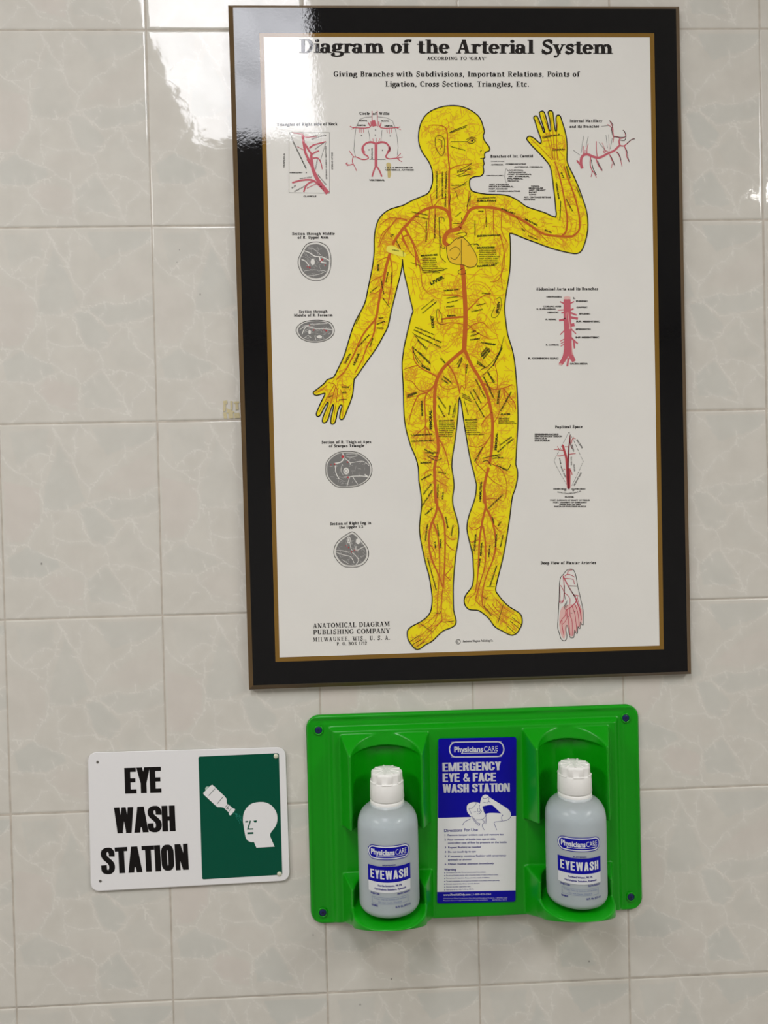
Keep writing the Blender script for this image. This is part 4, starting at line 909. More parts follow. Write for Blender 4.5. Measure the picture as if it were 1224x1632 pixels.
# small captions around the figure
cp = Ink()
lines(cp, A, 545, 413, [82, 0.1], 8, 1.8, 11, words=['OPHTHALMIC']); cp.polys = [p for p in cp.polys]
for fr, x0, y0, ln, cap, s in [(A, 545, 434, 75, 1.9, 'ANTERIOR'), (A, 635, 430, 125, 1.9, 'COMMUNICATING'), (A, 685, 448, 178, 1.9, 'ANTERIOR CEREBRAL'), (A, 515, 500, 105, 1.6, 'OPHTHALMIC'),
    (A, 645, 468, 98, 1.9, 'LACHRYMAL'), (A, 652, 481, 108, 1.9, 'SUPRAORBITAL'), (A, 648, 493, 145, 1.9, 'POST. ETHMOIDAL'), (A, 650, 506, 130, 1.9, 'ANT. ETHMOIDAL'), (A, 646, 519, 95, 1.9, 'PALPEBRAL'), (A, 648, 533, 70, 1.9, 'FRONTAL'),
    (A, 533, 555, 122, 2.0, 'ANT. CHOROID'), (A, 533, 568, 152, 2.0, 'MIDDLE CEREBRAL'), (A, 533, 582, 115, 2.0, 'POST. CHOROID'), (A, 533, 596, 190, 2.0, 'POST. COMMUNICATING'),
    (A, 790, 565, 52, 2.0, 'NASAL'), (A, 775, 578, 90, 2.2, 'MUSCULAR'), (A, 775, 590, 105, 2.2, 'ANT. CILIARY'), (A, 775, 603, 50, 2.0, 'SHORT'), (A, 778, 616, 42, 2.0, 'LONG'), (A, 745, 633, 165, 2.2, 'ART. CENTRALIS RETINAE'), (A, 745, 647, 68, 2.0, 'RETINAE'),
    (NN, 885, 552, 225, 2.0, '1. 2. 3. 4. BRANCHES OF'), (NN, 885, 571, 235, 2.0, 'VERTEBRAL ARTERIES'), (NN, 755, 654, 130, 2.2, 'VERTEBRAL'), (NN, 222, 785, 105, 2.2, 'CLAVICLE'), (NN, 110, 592, 105, 1.6, 'CRICOID'),
    (NN, 675, 170, 68, 2.0, 'FRONTAL'), (NN, 655, 208, 75, 2.0, 'ORBITAL'), (NN, 855, 173, 65, 2.0, 'FRONTAL'), (NN, 880, 213, 70, 2.0, 'ORBITAL'),
    (O, 258, 226, 128, 2.2, 'OESOPHAGEAL'), (O, 230, 303, 150, 2.2, 'COELIAC AXIS'), (O, 180, 325, 160, 2.2, 'R. SUPRARENAL'), (O, 268, 352, 90, 2.2, 'HEPATIC'), (O, 252, 409, 88, 2.2, 'R. RENAL'), (O, 255, 616, 108, 2.2, 'R. LUMBAR'), (O, 110, 726, 248, 2.4, 'R. COMMON ILIAC'),
    (O, 500, 261, 96, 2.2, 'PHRENIC'), (O, 503, 311, 90, 2.2, 'GASTRIC'), (O, 525, 364, 92, 2.2, 'SPLENIC'), (O, 500, 426, 194, 2.4, 'SUP. MESENTERIC'), (O, 497, 489, 124, 2.2, 'SPERMATIC'), (O, 497, 556, 190, 2.4, 'INF. MESENTERIC'), (O, 452, 770, 145, 2.4, 'SACRA MEDIA'), (O, 478, 236, 18, 2.2, 'L'),
    (Q, 122, 340, 390, 2.3, 'SEMIMEMBRANOSUS'), (Q, 122, 372, 448, 2.3, 'SEMITENDINOSUS TENDON'), (Q, 122, 405, 200, 2.0, 'GRACILIS'), (Q, 122, 442, 245, 2.3, 'SARTORIUS'),
    (Q, 430, 1228, 210, 2.0, 'INNER HEAD'), (Q, 720, 1228, 230, 2.0, 'OUTER HEAD'), (Q, 600, 1250, 40, 1.8, 'OF'), (Q, 735, 1250, 35, 1.8, 'OF'), (Q, 615, 1358, 150, 2.0, 'FLOOR'), (Q, 375, 1408, 650, 2.0, 'POST. SURFACE OF SHAFT OF FEMUR'), (Q, 425, 1445, 550, 2.0, 'POST. LIGAMENT OF KNEE JOINT'), (Q, 525, 1480, 355, 2.0, 'UPPER END OF TIBIA'), (Q, 440, 1513, 520, 2.0, 'FASCIA OF POPLITEUS MUSCLE')]:
    a, b_ = P(fr, f"{x0} {y0} {x0 + ln} {y0}")
    cp.text(s, 'sans', *a, *b_, cap * 1.08, bold=.06)
for i, s in enumerate(('GASTRO', 'CNE', 'MIUS', 'MUS')):
    a, b_ = P(Q, f"{490 + i * 100} {(1275, 1295, 1297, 1285)[i]} {580 + i * 100} {(1292, 1302, 1290, 1262)[i]}")
    cp.text(s, 'sans', *a, *b_, 2.0, bold=.02)
for fr, x0, y0, x1, y1, cap, s in [(NN, 62, 430, 82, 552, 0, ''), (NN, 70, 552, 72, 432, 2.4, 'TRAPEZIUS'), (NN, 463, 562, 461, 420, 2.4, 'STERNO HYOID'), (NN, 415, 640, 408, 370, 2.0, 'STERNO CLEIDO MASTOID'), (NN, 125, 320, 240, 555, 2.0, 'STERNO MASTOID MUSCLE'), (NN, 330, 600, 405, 690, 1.8, 'OMO HYOID'), (NN, 190, 640, 290, 625, 1.6, 'TRANSV COLLI'), (NN, 150, 745, 260, 690, 2.0, 'SCALENE ANTICUS'), (NN, 130, 718, 165, 695, 2.2, 'SUP'), (NN, 290, 320, 400, 285, 1.8, 'DIGASTRIC'), (NN, 320, 400, 400, 340, 1.6, 'HYPOGLOSSAL'), (NN, 275, 300, 340, 285, 1.4, 'LINGUAL'), (NN, 785, 475, 785, 385, 2.4, 'BASILAR'), (NN, 325, 560, 340, 480, 1.6, 'HYOID'),
    (Q, 800, 420, 890, 560, 2.3, 'BICEPS'), (Q, 775, 1165, 890, 955, 2.3, 'PLANTARIS'), (Q, 720, 500, 750, 615, 2.3, 'PERONEAL'), (Q, 520, 720, 540, 820, 2.0, 'INNER'), (Q, 540, 840, 575, 940, 2.0, 'HEAD'), (Q, 585, 960, 620, 1035, 2.0, 'MUSC'), (Q, 750, 810, 765, 935, 2.2, 'OUTER'), (Q, 710, 690, 712, 830, 1.8, 'TIBIAL NERVE')]:
    if not cap: continue
    a, b_ = P(fr, f"{x0} {y0} {x1} {y1}")
    cp.text(s, 'sans', *a, *b_, cap, bold=.03)
for fr, s in [(NN, "105 262 435 262 435 755 105 750 105 262"), (NN, "110 265 245 560"), (NN, "405 340 360 490"), (NN, "690 285 690 288"), (A, "640 452 632 470 630 498 628 500 630 505 633 530 640 542"),
              (NN, "650 210 640 300 632 400 645 455"), (NN, "660 200 680 155 720 138 780 132"), (NN, "825 132 900 142 945 165 965 215 985 300 992 380 985 450"), (NN, "760 480 890 482"), (NN, "748 235 760 290 765 340"), (NN, "862 240 852 340"), (NN, "110 590 180 592"),
              (MM, "640 255 735 248"), (MM, "275 565 360 630"), (MM, "410 380 375 600"), (MM, "470 385 440 520"), (MM, "610 465 690 570"), (MM, "700 370 720 540"), (MM, "735 360 740 540"), (MM, "780 410 755 550")]:
    cp.line(P(fr, s), .55)
for s in ("680 290 610 430 480 670 440 760 480 850 560 1000 645 1150", "680 290 760 430 870 680 915 765 860 890 780 1060 725 1170"):
    p = P(Q, s)
    for a, b_ in zip(p[:-1], p[1:]):
        for k_ in range(4):
            u, v = k_ / 4, k_ / 4 + .17
            cp.line([(a[0] + (b_[0] - a[0]) * u, a[1] + (b_[1] - a[1]) * u), (a[0] + (b_[0] - a[0]) * v, a[1] + (b_[1] - a[1]) * v)], .6)
for x, y in ((695, 285), (806, 282), (928, 290), (755, 402), (865, 405), (808, 240), (245, 588), (182, 380), (402, 285)):
    cp.poly(disc(*P(NN, f"{x} {y}")[0], 1.0, 6))
cp.build('caption_text', M_INK_SOFT, sheet, lay(3))

# pink arteries of the small diagrams
def pinkset(name, strokes, mat=M_PINK, lv=4):
    k_ = Ink()
    for fr, s, w0, w1 in strokes:
        p = smooth(P(fr, s), 3); n = len(p)
        k_.line(p, [w0 + (w1 - w0) * i / (n - 1) for i in range(n)])
    return k_.build(name, mat, sheet, lay(lv))
pinkset('neck_diagram', [(NN, "420 755 370 690 330 630 300 560 290 500 285 440", 7, 4), (NN, "300 560 270 490 240 430 225 350 215 280", 3.4, 4), (NN, "220 295 260 300 330 295", 2, 1), (NN, "290 440 262 400 235 350", 3, 3), (NN, "270 390 300 365 350 350 405 335", 3, 1.6),
    (NN, "290 440 320 420 350 410", 2.6, 2), (NN, "300 470 340 470 365 510 375 560", 2.4, 1.2), (NN, "235 410 200 390 170 375", 1.2, .8), (NN, "395 735 350 690 300 650 240 645 180 655 130 670", 3.4, 2.6), (NN, "310 655 270 670 240 700 225 745", 3, 2.4), (NN, "250 715 300 690 330 680", 1.2, 1), (NN, "370 690 330 640 320 600", 2, 1.6), (NN, "130 262 220 275", 1.2, 1.2), (NN, "250 480 300 560", 1.4, 1.2)])
pinkset('circle_of_vessels', [(NN, "812 540 812 440 812 360", 4.4, 4.4), (NN, "812 530 795 570 780 620", 2.6, 2.4), (NN, "812 530 840 570 860 620", 2.6, 2.4), (NN, "812 355 780 340 740 345 710 370 700 400 715 435 745 455 745 475 700 480 650 460 625 462", 3.4, 1.4), (NN, "812 355 850 340 890 345 915 370 925 400 905 430 892 460 920 475 970 470 1000 470", 3.4, 1.4), (NN, "705 380 705 405 720 425", 3.6, 3.6), (NN, "920 380 920 405 905 425", 3.6, 3.6),
    (NN, "630 460 610 430 595 410", 1.4, 1), (NN, "625 462 620 500 640 540 655 575", 1.4, 1), (NN, "630 515 595 525 570 515 580 505", 1.6, 1.4), (NN, "595 525 575 530", 1.2, 1), (NN, "980 465 1015 430", 1.3, 1), (NN, "985 470 1030 460", 1.3, 1), (NN, "985 475 1025 500", 1.3, 1), (NN, "795 345 785 310", 1, .8), (NN, "815 345 815 305", 1, .8), (NN, "830 345 845 310", 1, .8),
    (NN, "780 85 780 210", 1, 1), (NN, "822 85 825 215", 1, 1), (NN, "790 160 802 210", 5, 7), (NN, "770 170 760 220 640 222 600 210", 1.6, 1.2), (NN, "640 222 610 235", 1, .8), (NN, "835 170 850 222 970 222 1010 215", 1.6, 1.2), (NN, "980 222 1015 240", 1, .8), (NN, "675 225 678 262", .9, .9), (NN, "692 225 694 265", .9, .9), (NN, "710 225 712 262", .9, .9), (NN, "900 225 903 265", .9, .9), (NN, "918 225 920 270", .9, .9), (NN, "936 225 938 265", .9, .9), (NN, "750 180 765 215", 1.6, 1.6), (NN, "855 180 845 215", 1.6, 1.6)])
pinkset('maxillary_diagram', [(MM, "390 805 375 740 380 670 410 630 460 620 520 645 590 665 650 650 720 610 800 575 850 530 880 500", 4.6, 3.0), (MM, "385 760 345 730 320 695", 4, 2), (MM, "880 500 870 450 880 410 840 390 800 390", 2.6, 1.4), (MM, "880 505 930 510 975 480 1030 430 1075 415", 2.2, 1), (MM, "940 515 960 570 970 650 1000 715", 1.8, .9), (MM, "800 400 790 330 770 270 720 230", 1.6, .8), (MM, "790 330 785 260 745 180", 1.6, .8), (MM, "880 415 930 405 955 380 940 320 920 305", 1.4, .9), (MM, "800 400 790 470", 1.4, .8),
    (MM, "585 660 575 560 575 450", 1.4, .9), (MM, "410 625 400 560 412 510", 1.4, .9), (MM, "450 610 455 540 470 480", 1.4, .8), (MM, "425 620 430 560", 1, .8), (MM, "500 650 495 760 520 840 505 915", 2.0, .9), (MM, "520 830 550 870 575 920", 1.6, .9), (MM, "570 680 600 760 650 835", 1.8, 1.2), (MM, "745 620 780 700 815 765", 1.6, 1.2), (MM, "780 740 770 800", 1, .8), (MM, "835 585 870 630 890 690 910 780", 1.8, .9), (MM, "690 600 665 585 690 570 730 585", 1.2, 1), (MM, "700 590 650 470", .9, .7), (MM, "740 580 740 480", .9, .7)])
pinkset('aorta_diagram', [(O, "428 240 428 300 430 400 434 500 434 600 434 700", 11, 12.5), (O, "428 640 410 710 372 770", 10, 6), (O, "440 640 460 700 485 745", 10, 6), (O, "440 715 428 785", 3, 3), (O, "405 275 368 258", 2.4, 1.6), (O, "450 275 485 258", 2.4, 1.6), (O, "410 325 352 328", 1.4, 1.2), (O, "412 345 380 350", 2.4, 2), (O, "450 330 480 315", 3, 2.4), (O, "435 335 470 355 505 368", 3, 2.4), (O, "420 400 362 412", 4, 3), (O, "450 385 515 398", 4, 3.6), (O, "410 490 370 528", 2, 1.4), (O, "460 480 500 520", 2, 1.6), (O, "450 540 490 580 515 600", 3, 2), (O, "480 570 488 640", 3, 2.4), (O, "410 560 372 580", 1.6, 1.2), (O, "410 580 375 600", 1.6, 1.2), (O, "410 600 375 622", 1.6, 1.2), (O, "470 435 475 460", 6, 6)])
wr = Ink()
wr.poly(disc(*P(O, "428 228")[0], 5.6, 16, 2.6)); wr.poly(disc(*P(O, "372 768")[0], 2.6, 10, 1.6)); wr.line(P(O, "432 345 440 400 452 470"), 1.3); wr.line(P(O, "420 350 418 400"), .8); wr.poly(disc(*P(O, "450 475")[0], 1.6, 8)); wr.line(P(O, "465 590 470 690"), 1.0)
wr.build('aorta_openings', M_PALEPINK, sheet, lay(5))
pinkset('popliteal_diagram', [(Q, "580 500 600 580 630 680 645 780 655 900 660 1040 675 1200", 3.2, 4.6), (Q, "600 590 530 580 440 575", 1.2, .8), (Q, "520 570 490 520", 1, .6), (Q, "610 660 540 680 490 680", 1.3, 1), (Q, "680 660 730 645 790 640", 1.4, 1), (Q, "700 900 720 940 735 990", 1.6, 1), (Q, "620 900 590 890", 1, .8), (Q, "720 480 740 400 790 400", 1.3, .8), (Q, "740 400 760 370", 1, .6), (Q, "690 880 690 1040 685 1200", 3, 3.4), (Q, "610 530 670 530", .8, .8)], printed('crimson_ink', (0.52, 0.07, 0.08)))
vein_ = Ink()
for s, w0, w1 in (("698 340 690 450 678 560 672 700 665 850 665 1000 678 1220", 1.2, 3.4), ("700 350 705 480 730 560", 1.2, 1.0)):
    p = smooth(P(Q, s), 3); n = len(p); vein_.line(p, [w0 + (w1 - w0) * i / (n - 1) for i in range(n)])
vein_.build('popliteal_vein', M_DRED, sheet, lay(5))
foot = smooth(P(T, "330 290 380 225 440 200 500 205 535 250 560 330 580 450 600 560 630 680 655 800 680 900 695 1020 697 1200 690 1235 660 1225 640 1180 640 1290 615 1300 595 1265 590 1330 585 1390 560 1385 535 1330 525 1430 515 1470 470 1478 440 1440 425 1350 400 1250 375 1260 370 1330 390 1430 375 1510 330 1530 280 1490 250 1390 220 1290 225 1150 235 950 245 780 250 600 255 450 275 350"), 2, True)
Ink().poly(smooth(P(T, "300 900 500 850 640 900 680 1000 670 1200 600 1300 560 1360 490 1450 440 1420 400 1230 340 1500 260 1350 250 1100"), 2, True)).build('foot_shade', M_PALEPINK, sheet, lay(3))
pinkset('foot_arteries', [(T, "320 320 340 370 420 520 480 620 560 760 550 820 480 890 430 930 370 960", 1.6, 1.3), (T, "340 370 440 375 510 395 530 480", 1.2, .8), (T, "350 330 400 295 470 310 540 350", 1.1, .8), (T, "400 290 420 230 490 215", 1, .8), (T, "320 340 335 450 340 620 320 800 260 830", 1.2, 1), (T, "270 500 300 540 335 620", 1, .8), (T, "250 800 320 790", 1.4, 1.2), (T, "345 640 410 690 450 760 440 860", 1, .8), (T, "430 510 575 515", .9, .9), (T, "545 680 600 690 620 710", 1, .8), (T, "560 740 600 860 640 960 660 1150", 1.1, .8), (T, "570 810 620 930 650 1080", 1, .8), (T, "540 850 590 1000 610 1150 620 1270", 1, .8), (T, "490 890 540 1040 560 1200 575 1370", 1, .8), (T, "440 930 450 1060 490 1180 490 1440", 1.2, .9), (T, "390 960 410 1100 430 1250 450 1430", 1.2, .9), (T, "370 970 360 1060 290 1140 260 1230", 1.2, .9), (T, "300 1150 300 1250 330 1420", 1.3, 1), (T, "260 520 265 700 260 830", .9, .8), (T, "370 1000 390 1100 350 1180 300 1230", .9, .8), (T, "580 690 600 800 640 900", .8, .7)], printed('rose_ink', (0.55, 0.07, 0.11)), 4)
fo = Ink().line(foot, .9, True)
for s in ("345 500 345 680 360 760", "420 520 540 720", "430 510 580 515", "330 900 400 780", "340 930 390 820", "355 950 400 860", "460 1010 490 1020", "520 985 550 985", "400 1080 430 1080", "440 560 560 720"):
    fo.line(P(T, s), .7)
fo.build('foot_outline', M_INK_SOFT, sheet, lay(5))
md = Ink()
for s in ("745 180 790 235 770 290 790 380", "800 390 880 400 960 390 945 330 920 305", "885 435 940 440 960 400", "970 480 1030 430 1075 420", "955 540 980 600 985 660 1005 720", "850 590 885 650 895 700", "760 640 790 700 810 760 800 740", "600 740 640 800 650 830", "510 690 530 800 575 890", "590 700 620 780"):
    md.line(smooth(P(MM, s), 2), 1.0)
md.build('maxillary_shading', M_INK_SOFT, sheet, lay(5))

# cross sections of the limbs
def section(name, fr, outline, kc, septa, bones, reds, hatch_dir, seed, rim=1.0):
    o_ = smooth(P(fr, outline), 3, True)
    cxm = sum(p[0] for p in o_) / len(o_); cym = sum(p[1] for p in o_) / len(o_)
    Ink().line(o_, rim, True).build(name, M_INK_SOFT, sheet, lay(3))
    core = [(cxm + (x - cxm) * kc, cym + (y - cym) * kc) for x, y in o_]
    Ink().poly(core).build('muscle_section', M_GREY, sheet, lay(4))
    lt = Ink(); rr = random.Random(seed)
    lt.line([(cxm + (x - cxm) * (kc + .03), cym + (y - cym) * (kc + .03)) for x, y in o_], .4, True)
    for s, wd in septa: lt.line(smooth(P(fr, s), 3), wd)
    for x, y, rx, ry in bones:
        q = P(fr, f"{x} {y}")[0]; lt.poly(disc(q[0], q[1], rx, 14, ry))
    lt.build('section_tissue', M_PAPER, sheet, lay(6))
    ha = Ink()
    rx_ = max(abs(x - cxm) for x, y in core); ry_ = max(abs(y - cym) for x, y in core)
    for i in range(60):
        a = rr.uniform(0, 6.28); r_ = math.sqrt(rr.random()) * .85
        x, y = cxm + math.cos(a) * rx_ * r_, cym + math.sin(a) * ry_ * r_
        t = hatch_dir + .9 * math.sin(i * 1.7); l_ = rr.uniform(1.5, 4)
        ha.line([(x - math.cos(t) * l_, y - math.sin(t) * l_), (x + math.cos(t + .2) * l_, y + math.sin(t + .2) * l_)], .45)
    ha.build('section_hatching', M_GREYL, sheet, lay(5))
    rd = Ink()
    for x, y, r_ in reds: rd.poly(disc(*P(fr, f"{x} {y}")[0], r_, 8))
    rd.build('section_artery', printed('section_red_ink', (0.55, 0.06, 0.07)), sheet, lay(7))
section('upper_arm_section', E, "245 430 252 385 280 330 300 290 330 262 370 250 430 250 490 280 520 330 532 400 525 480 500 540 450 575 390 583 330 565 280 525 255 475", .88,
        [("295 325 340 340 390 372 450 378 500 400 520 415", 1.6), ("275 400 310 415 340 455", 1.5), ("430 380 445 420 490 430", 2.2), ("330 300 380 310 440 360", .6), ("300 500 380 490 480 500", .6), ("330 540 420 530 490 500", .6)],
        [(372, 422, 3.4, 5.2)], [(455, 400, 1.7), (440, 415, 1.0), (345, 470, 1.4), (325, 465, .9), (480, 450, .9)], .3, 21)
section('forearm_section', E, "228 1010 250 970 300 940 370 928 450 928 520 945 550 980 560 1020 545 1060 500 1095 440 1113 380 1118 320 1108 270 1085 240 1050", .9,
        [("260 1010 300 980 340 970", .9), ("280 1050 300 1000 330 980 400 1000 470 1000 540 1010", 1.2), ("350 960 400 960 500 955", .7), ("390 1060 400 1100", .8), ("300 1080 330 1060 360 1080", .7)],
        [(345, 1030, 2.2, 3.4), (430, 1070, 4.2, 2.6)], [(345, 970, 1.0), (380, 1012, 1.3), (490, 1018, 1.4), (470, 1010, .8)], .1, 22)
section('thigh_section', U, "418 410 430 330 480 270 560 220 680 207 790 225 880 285 930 350 942 430 915 510 850 570 760 605 640 618 550 610 480 560 430 490", .93,
        [("610 230 625 280 590 330 520 345", 1.8), ("640 290 690 330 700 360", 1.2), ("620 500 700 495 730 490 830 488 910 500", 1.3), ("720 490 780 580", 1.0), ("690 500 660 600", 1.0), ("530 370 535 450 570 520", 1.3), ("650 240 750 235 770 260 690 275 650 262", .7), ("700 340 840 320 910 370", .8), ("860 470 900 500", 2.2), ("610 350 590 420 620 480", .7)],
        [(650, 430, 4.6, 5.6)], [(612, 268, 2.4), (520, 352, 1.5), (665, 330, 1.3), (672, 502, 1.5), (480, 360, .8)], -.6, 23)
section('leg_section', U, "725 1118 780 1160 840 1230 885 1290 905 1350 895 1420 850 1480 780 1512 700 1518 620 1505 555 1450 515 1380 515 1310 545 1240 610 1180 670 1140", .88,
        [("530 1330 600 1330 680 1350", .9), ("540 1350 620 1380 700 1400 740 1470", .9), ("760 1280 765 1330 820 1300 870 1280", 1.2), ("720 1350 790 1430 760 1490", 1.1), ("690 1200 700 1290 720 1330", .8), ("600 1430 680 1480", .7)],
        [(785, 1225, 3.6, 4.6), (680, 1210, 3.2, 5.4)], [(680, 1295, 1.2), (745, 1328, 1.1), (712, 1345, 1.1), (770, 1330, .9), (650, 1275, .8)], .5, 24)
Ink().line(disc(*P(U, "650 432")[0], 2.2, 12, 3.0), .8, True).build('bone_outline', M_GREY, sheet, lay(7))
Ink().line(disc(*P(U, "680 1210")[0], 2.0, 10, 3.4), .7, True).build('bone_outline', M_GREY, sheet, lay(7))
Ink().poly(smooth(P(NN, "895 515 915 505 935 520 930 560 935 600 925 630 908 625 905 580 900 550"), 2, True)).build('tan_stain', M_STAIN, sheet, lay(2))
# ------------------------------------------------------------------ the eye wash sign
SD = 0.004
c0 = on_wall(301, 1305, 0)
sign = thing('safety_sign', 'white and green eye wash sign screwed flat to the tiles', 'sign', (c0.x, 0, c0.z))
S4 = (130, 1180, 3.6); S5 = (310, 1190, 7.0933)
quad = [(140.0, 1199.2), (455.0, 1190.6), (462.0, 1403.5), (144.8, 1421.2)]
holes = [disc(*P(S4, "92 125")[0], 2.3, 12), disc(*P(S4, "108 808")[0], 2.3, 12)]
slab('sign_panel', rounded_quad(quad, 13), holes, 0.0012, SD, M_SIGNW, sign, chamfer=0.0007)
tx = Ink()
tx.text('EYE', GOTHIC, *P(S4, "250 306")[0], *P(S4, "468 298.5")[0], 41.0, tracking=-.03)
tx.text('WASH', GOTHIC, *P(S4, "192 534")[0], *P(S4, "546 520")[0], 41.0, tracking=-.02)
tx.text('STATION', GOTHIC, *P(S4, "118 768")[0], *P(S4, "625 741")[0], 41.5, tracking=-.012)
tx.build('lettering', M_SIGNK, sign, SD + .0002)
gp = Ink().poly(rounded_quad(P(S4, "670 93 1132 73 1152 771 692 798"), 2.6, 4)).build('green_panel', M_SIGNG, sign, SD + .0001)
pic = Ink()
pic.poly(P(S5, "97 525 178 442 200 430 225 450 345 566 362 590 365 645 385 655 440 702 452 700 460 716 412 775 396 775 387 760 390 745 330 690 300 684 262 684 245 672 108 545"))
pic.poly(smooth(P(S5, "548 850 550 780 570 720 610 670 660 638 740 625 810 632 870 665 915 720 935 780 935 840 920 890 895 930 870 960 855 990 858 1020"), 2) + P(S5, "905 1130 700 1142 672 1078") + smooth(P(S5, "640 1080 605 1065 585 1040 572 1000 560 930"), 2))
pic.build('pictogram', M_SIGNW, gp, SD + .0002)
tb = Ink().poly(P(S5, "140 450 165 452 128 494 120 480 124 462"))
tb.build('bottle_tab', material('pale_sage', (0.45, 0.58, 0.50), rough=0.4), gp, SD + .0002)
fc = Ink()
for s in ("572 842 605 838 608 853 575 858", "666 836 705 832 700 856 676 856"): fc.poly(P(S5, s))
fc.line(P(S5, "632 836 603 932 664 930"), 2.0); fc.line(P(S5, "598 979 666 976"), 3.0)
fc.build('face_marks', M_SIGNG, gp, SD + .0003)
bk = Ink()
for s in ("232 474 160 554", "327 562 258 645", "376 652 342 690", "392 664 356 704", "420 690 388 732"): bk.line(P(S5, s), .9)
bk.poly(disc(*P(S5, "378 698")[0], 1.3, 8))
bk.build('bottle_lines', material('line_grey', (0.12, 0.15, 0.14), rough=0.4), gp, SD + .0003)
sp = Ink()
r5 = random.Random(3)
for i in range(95):
    t = r5.uniform(0, 1); wd = 12 + 52 * t
    u = r5.uniform(-1, 1)
    x, y = 445 + 92 * t - u * wd * .55 * .5, 745 + 95 * t + u * wd * .62
    if x > 543: continue
    sp.poly(disc(*P(S5, f"{x} {y}")[0], .42, 5))
sp.build('spray_dots', M_SPRAY, gp, SD + .0002)
def dome(name, x, y, z_, depth, r, h, mat, parent, n=16, rings=4, flat=0.0):
    c = on_wall(x, y, depth) if z_ is None else Vector((x, -depth, z_))
    V, F = [], []
    V.append((c.x, c.y - h, c.z))
    for i in range(1, rings + 1):
        a = math.pi / 2 * i / rings
        for j in range(n):
            q = 2 * math.pi * j / n
            rr_ = r * (flat + (1 - flat) * math.sin(a))
            V.append((c.x + rr_ * math.cos(q), c.y - h * math.cos(a), c.z + rr_ * math.sin(q)))
    for j in range(n): F.append([0, 1 + (j + 1) % n, 1 + j])
    for i in range(rings - 1):
        for j in range(n):
            a, b_ = 1 + i * n, 1 + (i + 1) * n
            F.append([a + j, a + (j + 1) % n, b_ + (j + 1) % n, b_ + j])
    return mesh_obj(name, V, F, mat, parent, smooth=True)
for x, y in (P(S4, "1115 91")[0], P(S4, "1135 766")[0]):
    dome('mounting_plug', x, y, None, SD, 0.0031, 0.0018, M_CREAM, sign)

# ------------------------------------------------------------------ the green eyewash station (measures in mm on the wall)
SX0, SX1, SZ0, SZ1 = 381.2, 818.3, -1157.6, -885.6        # z relative to the first grout line
HC = (482.3, 717.8)                                         # centres of the two bottle holders
RBOT = 37.5; AX = 48.5                                      # bottle radius, bottle axis in front of the wall
FLOOR = -1117.0
def sstep(a, b_, x):
    t = np.clip((x - a) / (b_ - a), 0, 1); return t * t * (3 - 2 * t)
def station_height(x, z):
    base = np.full(x.shape, 4.2)
    ins = np.minimum(np.minimum(x - SX0, SX1 - x), np.minimum(z - SZ0, SZ1 - z))
    base += 1.6 * np.exp(-((ins - 3.2) / 1.9) ** 2)                     # rolled rim
    pi = np.minimum(np.minimum((x - 408.5) / 10.0, (791.5 - x) / 8.5), np.minimum((-900.0 - z) / 5.5, (z + 1155.5) / 4.0))
    base = base + 8.6 * sstep(0, 1, pi)
    pi2 = np.minimum(np.minimum((x - 402.5) / 2.0, (798.0 - x) / 2.0), np.minimum((-895.0 - z) / 2.0, (z + 1157.0) / 2.0))
    base = base + 1.0 * sstep(0, 1, pi2)
    h = base.copy()
    for xc in HC:
        dx = np.abs(x - xc)
        side = 12.5 + (57.5 - dx) / 11.5 * 34.0
        top = 12.5 + (-908.0 - z) / 18.5 * 34.0
        bot = 14.0 + (z + 1026.5) / 6.0 * 33.0
        hood = np.minimum(np.minimum(side, top), np.minimum(bot, 46.5 + 0.02 * (-927 - z)))
        # mid part: shallow channel walls
        mid = np.where((dx < 55) & (z < -1018) & (z > -1095), np.minimum(14.5, 12.5 + (55 - dx) * 1.2), 0)
        ctop = 14.0 + (-1087.8 - z) / 4.8 * 33.0
        arcd = AX + np.sqrt(np.clip(47.5 ** 2 - dx ** 2, 0, None)) * 0.985
        under = 10.0 + (z + 1153.0) / 34.0 * 88.0
        cup_side = np.minimum(np.minimum(side + 2, ctop), 47.5)
        low = np.minimum(np.where(dx < 47.0, arcd, 47.5), np.minimum(side + 2 + np.where(dx < 47, 60, 0), under))
        # pocket that takes the bottle
        inn_ = np.clip(43.0 ** 2 - dx ** 2, 0, None)
        pocket = np.where(dx < 43.0, AX - np.sqrt(inn_), 999.0)
        band = 13.5 + 33.0 * (1 - np.sqrt(np.clip(1 - (dx / 43.4) ** 2, 0, 1))) + (-908.0 - z) * 0.16
        crease = -925.0 - 4.5 * (dx / 43.0) ** 2
        pocket = np.where(z > crease, np.maximum(pocket, band), pocket) + np.where(z > -908, 999, 0)
        blk = np.maximum(np.maximum(hood, mid), np.where(z > FLOOR, cup_side, 0))
        body_ = np.maximum(base, blk)
        body_ = np.where((z > FLOOR) & (z < -907.5), np.minimum(body_, np.maximum(pocket, 7.0)), body_)
        # ledge under the bottle
        lip = np.where(z <= FLOOR, low, 0)
        body_ = np.maximum(body_, lip)
        h = np.where(dx < 60.5, body_, h)
    return h
step = 0.6
gx = np.arange(SX0 - 6, SX1 + 6.01, step); gz = np.arange(SZ0 - 10, SZ1 + 6.01, step)
GX, GZ = np.meshgrid(gx, gz)
HGT = station_height(GX, GZ)
def blur(a, sig):
    k = np.exp(-0.5 * (np.arange(-6, 7) * step / sig) ** 2); k /= k.sum()
    p = np.pad(a, 6, mode='edge')
    p = sum(k[i] * p[:, i:i + a.shape[1]] for i in range(13))
    return sum(k[i] * p[i:i + a.shape[0], :] for i in range(13))
HGT = blur(HGT, 1.15)
